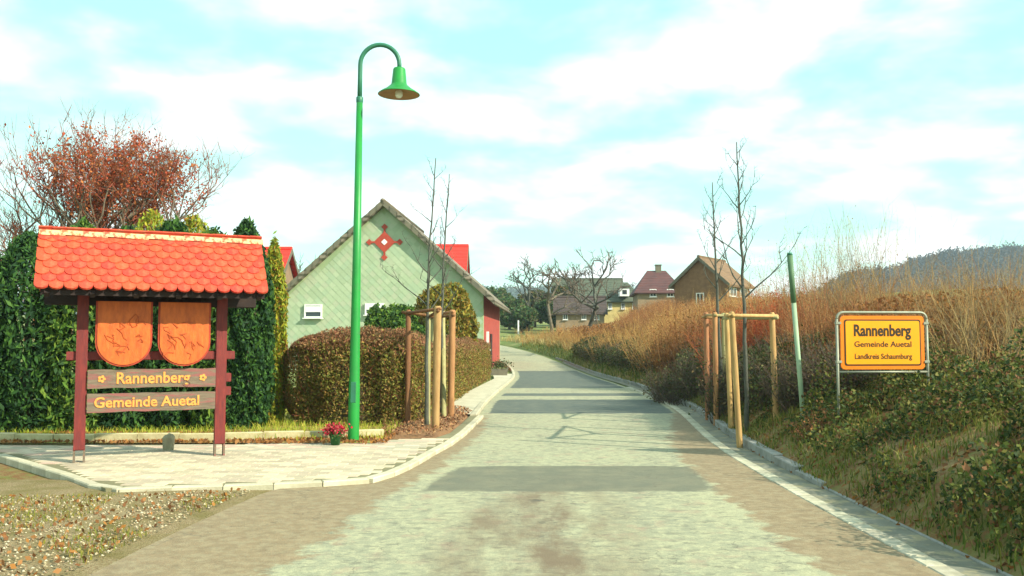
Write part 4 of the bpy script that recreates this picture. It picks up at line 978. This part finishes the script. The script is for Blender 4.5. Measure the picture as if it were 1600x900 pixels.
# conifers behind the board
xs_c = [(-170, 14.6, 2.9), (-70, 14.8, 3.2), (20, 15.2, 3.4), (105, 15.4, 3.5), (180, 15.6, 3.55), (252, 15.8, 3.6), (318, 16.0, 3.55)]
nmz = ['far left behind the board, outermost of the conifers', 'just left of the board, second conifer from the left', 'behind the left post of the board', 'behind the left end of the board roof', 'behind the left shield of the board', 'behind the gap between the two shields', 'behind the right shield of the board']
for i, (px, Y, H) in enumerate(xs_c):
    p = P(px, 600, Y); leafy('conifer', 'dark green clipped conifer ' + nmz[i], (p.x, Y + .4, .05), 1.35, H + (.12 if i % 2 else 0), 11000, LM['dkgreen'] if i % 3 else LM['bush'], .13, 40 + i, up=1.2, shape='column', asp=.35, group='conifers standing in a row behind the welcome board', lump=.12)
p = P(378, 600, 16.2); leafy('conifer', 'tall dark green conifer right of the board post', (p.x, 16.3, .05), .98, 3.72, 16000, LM['dkgreen'], .12, 60, up=1.3, shape='column', asp=.35, lump=.15, group='conifers standing in a row behind the welcome board')
p = P(421, 600, 17.2); leafy('conifer', 'narrow yellow-green conifer at the right end of the row beside the green gable', (p.x, 17.4, .05), .50, 3.5, 9000, LM['ygreen'], .11, 61, up=1.4, shape='column', asp=.3, lump=.2, group='conifers standing in a row behind the welcome board')
# yellowish tufts over the roof are growth behind
for px, W, ht in ((235, 1.6, 4.35), (300, 1.4, 4.25)):
    p = P(px, 500, 19); leafy('shrub', 'yellow-green evergreen showing over the %s of the board roof' % ('middle' if px < 260 else 'right part'), (p.x, 19, 0), W, ht, 6000, LM['ygreen'], .11, px, up=1.3, shape='column', asp=.35, cat='shrub', parts=('stem', 'foliage'))
# golden conifer and green bush
p = P(694, 600, 33); leafy('golden_conifer', 'large bronze-green conical conifer behind the hedge, before the right side of the green gable', (p.x, 33, 0), 2.6, 3.75, 16000, LM['golden'], .16, 71, up=1.0, shape='round', asp=.4, lump=.12)
p = P(735, 600, 36); leafy('golden_conifer', 'yellow-leaved shrub beside the red side wall of the green house', (p.x - .1, 36, 0), 1.3, 2.9, 8000, LM['ygreen'], .14, 72, up=1.0, shape='cone', asp=.4, lump=.2, cat='shrub', parts=('stem', 'foliage'))
p = P(612, 600, 27); leafy('evergreen_bush', 'glossy green bush behind the hedge, below the right gable window', (p.x, 27, 0), 2.5, 2.72, 12000, LM['bush'], .13, 73, shape='round', asp=.6, lump=.25, cat='bush', parts=('stem', 'foliage'))
# trees beyond the bend
fars = [(796, 112, 5, 4.0, 'fargreen', 'dark green tree just right of the red wall, beyond the road bend'), (836, 120, 6.5, 4.8, 'olive', 'broad olive tree beyond the bend, left of the farmhouse'), (772, 135, 7, 5.6, 'fargreen', 'tall green tree beyond the bend, partly behind the house eave'),
        (862, 108, 4.6, 4.2, 'fargreen', 'low green tree touching the farmhouse'), (880, 118, 5, 5.6, 'olive', 'brownish tree rising over the farmhouse roof'), (1008, 112, 4, 3.2, 'olive', 'small olive tree between the yellow house and the purple-roofed house'), (815, 104, 4.4, 3.0, 'fargreen', 'low dark bush mass at the far edge of the road bend')]
for i, (px, Y, W, H, l, lab) in enumerate(fars):
    b = hpos(px, Y); leafy('far_tree', lab, b, W, H, 5200, LM[l], .42, 80 + i, shape='round', lump=.35, trunk=.2, group='trees beyond the bend')
p = P(810, 520, 100); z = gz(p.x, 100); q = MB().box((p.x, 100, z + .75), (.16, .12, 1.6), bev=.02).build('white_post', MT['white']); tag(q, 'small pale marker post on the grass beyond the road bend', 'post')

# ------------------------------------------------------------------ hedge
def hedge():
    t = empty('hedge', (0, 0, 0)); tag(t, 'long clipped brown-green hedge running from the street lamp up to the green house', 'hedge')
    A = [P(447, 600, 16.9), P(640, 600, 16.3)]
    # plan centreline: front leg, corner, then along the footpath
    cl = [(-3.82, 17.5), (-3.0, 17.1), (-2.3, 17.2), (-2.15, 18.6), (-2.1, 21), (-2.0, 25), (-1.85, 30), (-1.65, 35), (-1.5, 39.5)]
    cl = [Vector(p) for p in cl]
    for _ in range(3): cl = [cl[0]] + [q for a, b in zip(cl, cl[1:]) for q in (a.lerp(b, .25), a.lerp(b, .75))] + [cl[-1]]
    seg = [(a, b, (b - a).length) for a, b in zip(cl, cl[1:])]; tot = sum(s[2] for s in seg)
    def at(d):
        for a, b, L in seg:
            if d <= L: return a.lerp(b, d / L)
            d -= L
        return cl[-1]
    at0 = at
    def at(d):
        return at0(d), (at0(min(tot, d + .45)) - at0(max(0, d - .45))).normalized()
    n = 150000; r2 = np.random.default_rng(5)
    C_, top = [], []
    for i in range(n):
        d = tot * r2.random() ** 1.5; p, u = at(d); nn = Vector((-u.y, u.x))
        H = 1.66 + .06 * math.sin(d * .9) + .03 * math.sin(d * 2.1) + (.10 if d < 3 else 0); Wd = .58
        th = math.pi * r2.random(); k = 1 - abs(r2.normal()) * .12; e = .55
        cx = math.copysign(abs(math.cos(th)) ** e, math.cos(th)); cz = math.sin(th) ** e
        x = p + nn * cx * Wd * k; z = cz * H * k + .05
        if d < .5 or d > tot - .5: x -= u * 0
        if r2.random() < .25: z = r2.random() * H * .9 + .05; x = p + nn * (1 if r2.random() < .6 else -1) * -Wd * (1 - abs(r2.normal()) * .1)
        lump = .09 * mnoise.noise(Vector((x.x * 1.7, x.y * 1.7, z * 1.7)))
        q = (x.x + nn.x * lump + r2.normal() * .02, x.y + nn.y * lump + r2.normal() * .02, z + lump)
        (top if z > H * .86 + .12 * r2.normal() else C_).append(q)
    for i in range(16000):      # the outer corner
        a = r2.uniform(-2.4, .6); H = 1.66; z = r2.random() ** .8 * H; rr_ = .56 * (1 - max(0, z / H - .8) * 1.6) * (1 - abs(r2.normal()) * .1)
        C_.append((-2.45 + math.cos(a) * rr_ * 1.1, 17.45 + math.sin(a) * rr_ * 1.1, z + .05))
    # rounded end caps
    for pe, sgn in ((cl[0], -1),):
        for i in range(20000):
            v = r2.normal(size=3); v /= np.linalg.norm(v); q = (pe.x + v[0] * .6, pe.y + v[1] * .6, max(.05, .88 + np.sign(v[2]) * abs(v[2]) ** .6 * .85)); (C_ if q[2] < 1.5 else top).append(q)
    C_ = np.array(C_); top = np.array(top)
    V, f = leaf_quads(C_, r2.uniform(.035, .075, len(C_)), .5, .1, r2); np_mesh('foliage', V, f, LM['hedge'], t)
    V, f = leaf_quads(top, r2.uniform(.04, .085, len(top)), .35, .9, r2); np_mesh('top_growth', V, f, LM['hedgetop'], t)
    # twigs poking out and body
    k = 9000; idx = r2.integers(0, len(C_), k); p0 = C_[idx]; d = r2.normal(size=(k, 3)) * .5 + (0, 0, .8); p1 = p0 + d * .12
    V, f = twig_prisms(p0, p1, np.full(k, .004), np.full(k, .002)); np_mesh('twigs', V, f, MT['twig_red'], t)
    mb = MB(); prev = None; ring = 12; m = 60
    for i in range(m + 1):
        p, u = at(tot * i / m); nn = Vector((-u.y, u.x))
        for j in range(ring):
            th = math.pi * j / (ring - 1); q = p + nn * math.copysign(abs(math.cos(th)) ** .55, math.cos(th)) * .24
            mb.v.append((q.x, q.y, (math.sin(th) ** .55) * 1.3))
    mb.f = [(i * ring + j, i * ring + j + 1, (i + 1) * ring + j + 1, (i + 1) * ring + j) for i in range(m) for j in range(ring - 1)] + [tuple(range(ring)), tuple(range(m * ring, m * ring + ring))]
    mb.build('inner_branches', mat('inner', (.12, .085, .04), (.07, .055, .03), 14, bump=1, bscale=40), t, True)
hedge()

# ------------------------------------------------------------------ brush on the right bank
def stems(name, label, spots, hmin, hmax, mt, r2, rad=.008, spread=.25, side=5, parent=None, kind='stuff', thr=1.0, cat=None, leafm=None, nleaf=0, ls=.05, out=0.0):
    n = len(spots); base = np.array(spots)[:, :3]; H = r2.uniform(hmin, hmax, n) if np.isscalar(hmin) else hmin + (hmax - hmin) * r2.random(n)
    dirv = np.stack([r2.normal(size=n) * spread, r2.normal(size=n) * spread, np.ones(n)], 1)
    if np.array(spots).shape[1] > 3:
        ex = np.array(spots)[:, 3:]; dirv[:, :2] += ex[:, :2]; H = H * ex[:, 2]
    dirv /= np.linalg.norm(dirv, axis=1)[:, None]
    P0 = []; P1 = []; R0 = []; R1 = []; cur = base.copy(); d = dirv.copy(); rr = np.full(n, rad); tips = []
    K = 4
    for k in range(K):
        nx = cur + d * (H / K)[:, None]; nr = rr * .72
        P0.append(cur); P1.append(nx); R0.append(rr); R1.append(nr)
        for s in range(side if k > 0 else 1):
            t = r2.random(n)[:, None]; q = cur + (nx - cur) * t; sd = r2.normal(size=(n, 3)) * .75 + d * .9; sd /= np.linalg.norm(sd, axis=1)[:, None]
            L = (H * r2.uniform(.12, .30, n) * (1.1 - k * .18))[:, None]; e = q + sd * L
            P0.append(q); P1.append(e); R0.append(nr * .6); R1.append(nr * .3); tips.append(e); tips.append(q)
        cur = nx; rr = nr; d = d + r2.normal(size=(n, 3)) * .14 + (0, 0, .04); d /= np.linalg.norm(d, axis=1)[:, None]
    V, f = twig_prisms(np.concatenate(P0), np.concatenate(P1), np.concatenate(R0), np.concatenate(R1))
    if leafm is None:
        o = np_mesh(name, V, f, MT[mt], parent)
    else:
        o = empty(name) if parent is None else parent
        np_mesh('stems', V, f, MT[mt], o); tp = np.concatenate(tips); c = tp[r2.integers(0, len(tp), nleaf)] + r2.normal(size=(nleaf, 3)) * .05
        V, f = leaf_quads(c, r2.uniform(.6, 1.4, nleaf) * ls, .5, 0, r2); np_mesh('foliage', V, f, leafm, o)
    return o
r3 = np.random.default_rng(33)
MT['twig_gold'] = leafmat('twig_gold', [(.46, .27, .08), (.38, .19, .05), (.30, .17, .05), (.50, .34, .12), (.24, .12, .04)], trans=0)
def bank_spots(n, y0, y1, s0, s1, pw=1.0, clump=0.0, thr=-.2):
    out = []
    while len(out) < n:
        y = y0 + (y1 - y0) * r3.random() ** pw; s = r3.uniform(s0, s1); x = xr(y) + .42 + s
        if clump and mnoise.noise(Vector((x * clump, y * clump, 7))) < thr: continue
        out.append((x, y, ground_z(x, y) - .03))
    return out
def clumps(n, y0, y1, s0, s1, pw=1.0, per=26, rad=.45, fan=.42):
    out = []
    while len(out) < n:
        y = y0 + (y1 - y0) * r3.random() ** pw; s = r3.uniform(s0, s1); x = xr(y) + .42 + s; hf = r3.uniform(.62, 1.22); rd = rad * r3.uniform(.6, 1.4)
        for _ in range(int(per * r3.uniform(.6, 1.4))):
            a = r3.random() * 6.283; q = math.sqrt(r3.random()); px, py = x + math.cos(a) * q * rd, y + math.sin(a) * q * rd
            if px < xr(py) + .6: continue
            out.append((px, py, ground_z(px, py) - .03, math.cos(a) * q * fan, math.sin(a) * q * fan, hf * (1.1 - .3 * q)))
    return out
# mass of orange-brown brushwood, one uncountable growth
o = stems('brushwood', None, clumps(4800, 15, 34, 1.5, 7.5, 1.2), 1.2, 1.9, 'twig_orange', r3, .009, .2, 6)
tag(o, 'dense orange-brown leafless brushwood covering the top of the right bank', 'brushwood', kind='stuff')
o = stems('brushwood', None, clumps(3600, 31, 52, 1.0, 8.5, 1.1, 26, .6), 1.2, 2.1, 'twig_gold', r3, .013, .22, 6)
tag(o, 'far stretch of orange brushwood on the bank, running towards the bend', 'brushwood', kind='stuff')
o = stems('brushwood', None, clumps(3000, 50, 84, 1.2, 9, 1.0, 24, .9), .8, 1.6, 'twig_gold', r3, .016, .25, 6)
tag(o, 'lowest and farthest orange brushwood, just right of the road bend', 'brushwood', kind='stuff')
o = stems('undergrowth', None, bank_spots(3600, 15.5, 56, .55, 2.3, 1.1, .7, -.25), .35, 1.15, 'twig', r3, .008, .32, 5)
tag(o, 'dark twiggy undergrowth low on the bank beside the kerb', 'undergrowth', kind='stuff')
n = 55000; sp = np.array(bank_spots(n, 15.5, 60, .4, 2.8, 1.3, .7, -.2)); sp[:, 2] += r3.random(n) ** .8 * .95
V, f = leaf_quads(sp, r3.uniform(.03, .07, n) * (1 + sp[:, 1] / 40), .55, 0, r3); tag(np_mesh('undergrowth_leaves', V, f, LM['olive']), 'dark olive leaves of the undergrowth beside the kerb', 'undergrowth', kind='stuff')
tt = [p for p in bank_spots(4000, 44, 64, 3.0, 13, 1.0, .4, -.6) if p[0] / p[1] > .115]
o = stems('thicket', None, tt, .8, 2.0, 'twig_orange', r3, .016, .2, 5)
tag(stems('thicket', None, [p for p in bank_spots(9000, 46, 62, 3.0, 13, 1.0, .4, -.7) if .128 < p[0] / p[1] < .18], 1.3, 2.3, 'twig_orange', r3, .016, .25, 6), 'russet thicket in front of the purple-roofed house', 'thicket', kind='stuff')
tag(o, 'taller russet thicket hiding the foot of the brick house', 'thicket', kind='stuff')
o = stems('brushwood', None, clumps(3000, 12.6, 26, 3.0, 9.5, 1.0), 1.3, 2.15, 'twig_pale', r3, .008, .2, 6)
tag(o, 'pale yellowish brushwood behind the town sign', 'brushwood', kind='stuff')
n = 70000; sp = np.array(bank_spots(n, 15, 75, 2.0, 7.5, 1.5, .8, -.2)); sp[:, 2] += r3.random(n) ** .7 * 1.35
V, f = leaf_quads(sp, r3.uniform(.03, .08, n) * (1 + sp[:, 1] / 60), .5, 0, r3); tag(np_mesh('dead_leaves', V, f, LM['brownl']), 'withered leaves hanging in the brushwood of the bank', 'leaves', kind='stuff')
def shrub(name, label, px, Y, W, D, n, h0, h1, mt, leafm, nl, ls=.05, spread=.3, rad=.009, cat='shrub', group=None, x=None):
    p = P(px, 500, Y); x0 = p.x if x is None else x; r = empty(name, (x0, Y, ground_z(x0, Y))); tag(r, label, cat, group)
    a = r3.random(n) * 6.283; q = np.sqrt(r3.random(n)); pts = []
    for i in range(n):
        dx, dy = math.cos(a[i]) * q[i] * W / 2, math.sin(a[i]) * q[i] * D / 2
        pts.append((dx, dy, ground_z(x0 + dx, Y + dy) - r.location.z - .03))
    stems('', None, pts, h0, h1, mt, r3, rad, spread, 5, parent=r, leafm=leafm, nleaf=nl, ls=ls); return r
shrub('red_shrub', 'scarlet-stemmed leafless shrub between the brick house and the green pole', 1200, 20.5, 2.4, 2.0, 330, 1.4, 2.0, 'twig_scarlet', LM['red'], 3500, .05)
shrub('rusty_shrub', 'rust-brown shrub in front of the brick house, left of the stakes', 1085, 30, 2.6, 2.2, 260, 1.4, 2.2, 'twig_orange', LM['brownl'], 3500, .07, rad=.012)
shrub('rod_shrub', 'tall straight pale rods rising into the sky above the town sign', 1325, 19, 2.2, 1.6, 120, 2.4, 3.5, 'twig_pale', LM['brownl'], 300, .04, spread=.10, rad=.008)
shrub('rod_shrub', 'tall bare rods right of the brick house, behind the green pole', 1225, 22, 2.4, 1.6, 90, 2.0, 3.0, 'twig_pale', LM['brownl'], 300, .04, spread=.16, rad=.009)
shrub('bramble', 'dark tangled bramble between the green pole and the town sign', 1285, 14.2, 1.5, 1.2, 260, .6, 1.15, 'twig', LM['olive'], 3500, .05, spread=.6)
shrub('bramble', 'shaded bramble behind the right-hand stakes', 1180, 17.8, 1.8, 2.4, 420, .6, 1.2, 'twig', LM['olive'], 4500, .06, spread=.45)
shrub('bramble', 'dark bramble on the bank left of the right-hand stakes', 1072, 24, 1.7, 3.4, 420, .5, 1.1, 'twig', LM['olive'], 4500, .06, spread=.55)
shrub('low_shrub', 'small red-brown seedling shrub at the foot of the green pole', 1265, 12.0, .4, .35, 40, .2, .34, 'twig_red', LM['brownl'], 220, .035, spread=.5, rad=.004)

# grass and ground cover
def blades(spots, h0, h1, w, lm, name, label, cat='grass', lean=.35, parent=None):
    n = len(spots); b = np.array(spots); r2 = r3; H = r2.uniform(h0, h1, n)[:, None]
    a = r2.random(n) * 6.283; u = np.stack([np.cos(a), np.sin(a), np.zeros(n)], 1) * (w * r2.uniform(.6, 1.3, n))[:, None]
    l = np.stack([r2.normal(size=n) * lean, r2.normal(size=n) * lean, np.zeros(n)], 1) * H
    m = b + l * .35 + np.array([0, 0, 1.]) * H * .6; t = b + l + np.array([0, 0, 1.]) * H * r2.uniform(.75, 1, n)[:, None]
    V = np.stack([b - u, b + u, m + u * .7, m - u * .7, t], 1).reshape(-1, 3); k = np.arange(n)[:, None] * 5
    # quads: base quad plus tip quad with doubled tip point
    V = np.stack([b - u, b + u, m + u * .7, m - u * .7, t + u * .05, t - u * .05], 1).reshape(-1, 3); k = np.arange(n)[:, None] * 6
    Fc = np.concatenate([np.concatenate([k, k + 1, k + 2, k + 3], 1), np.concatenate([k + 3, k + 2, k + 4, k + 5], 1)])
    o = np_mesh(name, V, Fc, lm, parent); return tag(o, label, cat, kind='stuff')
blades(bank_spots(30000, 4.5, 24, .02, 3.4, 1.2, 1.6, -.35), .06, .22, .006, LM['grass'], 'bank_grass', 'rough green grass on the near right bank')
blades(bank_spots(16000, 24, 80, .02, 4.0, 1.1), .12, .36, .018, LM['grass'], 'bank_grass', 'olive grass on the distant part of the right bank')
blades(bank_spots(9000, 34, 88, 1.0, 6.0, 1.0), .3, .8, .02, LM['drygrass'], 'dry_grass', 'tall straw-coloured dry grass near the road bend')
n = 80000; sp = []
while len(sp) < n:
    y = 4.5 + 19 * r3.random() ** 1.4; s = .05 + 3.4 * r3.random() ** .8; x = xr(y) + .42 + s; q = mnoise.noise(Vector((x * 1.3, y * 1.3, 9))); q2 = mnoise.noise(Vector((x * 3.7, y * 3.7, 2)))
    if q < -.12 or (y > 9 and s < .35): continue
    sp.append((x, y, ground_z(x, y) + r3.random() * (.05 + max(0, q + .12) * 1.0 + .18 * q2)))
V, f = leaf_quads(np.array(sp), r3.uniform(.03, .075, n), .6, .2, r3); tag(np_mesh('ground_cover', V, f, LM['cover']), 'low leafy ground cover in mounds on the right bank', 'ground cover', kind='stuff')
n = 5000; sp = np.array(bank_spots(n, 4.5, 22, 0, 3)); sp[:, 2] += .03; V, f = leaf_quads(sp, r3.uniform(.05, .10, n), .6, -.5, r3); tag(np_mesh('dead_leaves', V, f, LM['brownl']), 'brown fallen leaves scattered over the right bank', 'leaves', kind='stuff')
# left verge: grass, gravel, leaves
def zone(n, x0, x1, y0, y1, fn):
    out = []; 
    while len(out) < n:
        x, y = r3.uniform(x0, x1), r3.uniform(y0, y1)
        if fn(x, y): out.append((x, y, .015))
    return out
def verge(x, y):
    lim = float(np.interp(x, [-12, -4.4, -3, -2.2, -1.6], [9.2, 9.35, 9.7, 9.7, 8.8])); left = road_left(y)
    return y < lim and x < left - .15 and not in_poly(x, y, PLAZA)
blades(zone(16000, -10, -1.9, 4.5, 10, lambda x, y: verge(x, y) and mnoise.noise(Vector((x * .9, y * .9, 4))) + (-x - 3.4) * .22 > .05), .015, .06, .005, LM['vgrass'], 'verge_grass', 'short yellow-green grass on the verge in front of the pavement')
sp = np.array(zone(9000, -9, -1.6, 4.5, 10, verge)); sp[:, 2] += .008; n = len(sp)
V, f = leaf_quads(sp, r3.uniform(.012, .04, n), .8, 0, r3)
def pebbles(sp, s0, s1, name, label, mt):
    n = len(sp); s = r3.uniform(s0, s1, n)[:, None]; o = np.array([(1, 0, 0), (0, 1, 0), (-1, 0, 0), (0, -1, 0), (0, 0, .7), (0, 0, -.4)], float)
    V = (sp[:, None, :] + o[None] * s[:, None] * r3.uniform(.6, 1.3, (n, 6, 1))).reshape(-1, 3); k = np.arange(n)[:, None] * 6
    T = [(0, 1, 4), (1, 2, 4), (2, 3, 4), (3, 0, 4), (1, 0, 5), (2, 1, 5), (3, 2, 5), (0, 3, 5)]
    Fc = np.concatenate([np.concatenate([k + a, k + b, k + c], 1) for a, b, c in T]); return tag(np_mesh(name, V, Fc, mt), label, 'gravel', kind='stuff')
pebbles(sp, .006, .02, 'gravel', 'pale loose gravel on the verge at the left edge of the road', leafmat('pebble', [(.38, .32, .19), (.30, .24, .14), (.46, .41, .28), (.24, .17, .10)], trans=0))
n = 1500; sp = np.array(zone(n, -8, -1.8, 6, 10, verge)); sp[:, 2] += .02; V, f = leaf_quads(sp, r3.uniform(.03, .07, n), .6, -.5, r3); tag(np_mesh('dead_leaves', V, f, LM['brownl']), 'brown fallen leaves on the gravel verge', 'leaves', kind='stuff')
# lawn behind the pavement between conifers and hedge, leaf litter
sp = np.array(zone(16000, -9, -2.0, 14.0, 22, lambda x, y: y > 13.7 - 0 * x)); sp[:, 2] = .07
blades([tuple(p) for p in sp], .04, .16, .006, LM['lawn'], 'lawn_grass', 'yellow-green lawn between the conifers and the hedge')
n = 3500; sp = np.array(zone(n, -8, -1.9, 13.6, 15.2, lambda x, y: True)); sp[:, 2] = .10; V, f = leaf_quads(sp, r3.uniform(.04, .09, n), .6, -.5, r3); tag(np_mesh('leaf_litter', V, f, LM['brownl']), 'brown leaf litter along the back edge of the pavement', 'leaves', kind='stuff')
n = 1800; sp = [];
while len(sp) < n:
    x, y = r3.uniform(-3, -.5), r3.uniform(13, 21)
    if in_poly(x, y, bed_w): sp.append((x, y, .10 + .05 * r3.random()))
V, f = leaf_quads(np.array(sp), r3.uniform(.03, .07, n), .6, -.5, r3); tag(np_mesh('bark_mulch', V, f, leafmat('mulch', [(.20, .09, .04), (.28, .13, .06), (.34, .20, .09), (.14, .06, .03)], trans=0)), 'reddish bark mulch in the bed round the left stakes', 'mulch', kind='stuff')
p = P(430, 600, 18.6); leafy('low_bush', 'low bright yellow-green bush in the gap between the dark conifer and the brown hedge', (p.x, 18.6, .05), .75, .9, 3500, LM['lawn'], .07, 93, up=.8, shape='round', asp=.35, cat='bush', trunk=.03, parts=('stem', 'foliage'))

# ------------------------------------------------------------------ far hills with woods
def hill(name, x0, x1, Y, prof, depth, wood, lm, ntree, tsz):
    nx, ny = 60, 8; V = []
    for j in range(ny + 1):
        for i in range(nx + 1):
            x = x0 + (x1 - x0) * i / nx; t = j / ny; h = prof(x) * math.sin(t * math.pi / 2); V.append((x, Y + depth * t, h + base_z(Y) * 0 - 3))
    for i in range(nx + 1): V.append((x0 + (x1 - x0) * i / nx, Y + depth * 2, -3))
    m = nx + 1; i = (np.arange(ny + 1)[:, None] * m + np.arange(nx)[None]).ravel()
    o = tag(np_mesh(name, np.array(V), np.stack([i, i + 1, i + m + 1, i + m], 1), MT['hillg'], smooth=True), kind='structure')
    c = []; r2 = np.random.default_rng(ntree)
    for _ in range(ntree):
        x = r2.uniform(x0, x1); t = r2.random() ** .8; c.append((x, Y + depth * t, prof(x) * math.sin(t * math.pi / 2) - 3))
    c = np.array(c); q = 22; d = r2.normal(size=(ntree, q, 3)) * (.42, .42, .55) * tsz + (0, 0, tsz * .4); cc = (c[:, None] + d).reshape(-1, 3)
    V, f = leaf_quads(cc, r2.uniform(.5, 1.1, len(cc)) * tsz * .5, .8, .3, r2); return o, np_mesh('distant_wood', V, f, lm)
def pr(x):
    px = 800 + x / 520 * F
    y = float(np.interp(px, [1150, 1290, 1335, 1360, 1420, 1450, 1500, 1600, 1900], [490, 452, 424, 416, 412, 398, 386, 378, 384]))
    return max(1, (535 - y) * 520 / F + 1.6 - 4 + 3)
_, w = hill('hill', 120, 560, 480, pr, 60, None, MT['hillwood_haze'], 9000, 3.0); tag(w, 'dark wood with haze-blue leaf colour on the distant hill at the right edge', 'wood', kind='stuff')
def pr2(x):
    px = 800 + x / 900 * F
    return max(1, (535 - float(np.interp(px, [-200, 300, 700, 770, 900, 1000, 1200], [470, 462, 452, 451, 446, 452, 470]))) * 900 / F)
_, w = hill('hill', -700, 330, 850, pr2, 90, None, MT['hillwood_haze2'], 7000, 6); tag(w, 'low wooded ridge on the horizon beyond the bend', 'wood', kind='stuff')
hb = MB().box((0, 640, 30.5), (1880, 1340, 67)).mesh('haze'); hz = link(bpy.data.objects.new('haze', hb)); hz['kind'] = 'stuff'; hz['label'] = 'thin bluish air between the camera and the far hills'
hm = bpy.data.materials.new('air'); hm.use_nodes = True; hm.node_tree.nodes.clear(); ho = hm.node_tree.nodes.new('ShaderNodeOutputMaterial'); hv = hm.node_tree.nodes.new('ShaderNodeVolumePrincipled')
hv.inputs['Color'].default_value = (.80, .93, 1.0, 1); hv.inputs['Density'].default_value = .00042; hv.inputs['Anisotropy'].default_value = .3; hm.node_tree.links.new(hv.outputs[0], ho.inputs['Volume']); hb.materials.append(hm)
print('objects', len(bpy.data.objects), 'tris', sum(len(o.data.polygons) * 2 for o in bpy.data.objects if o.type == 'MESH'))
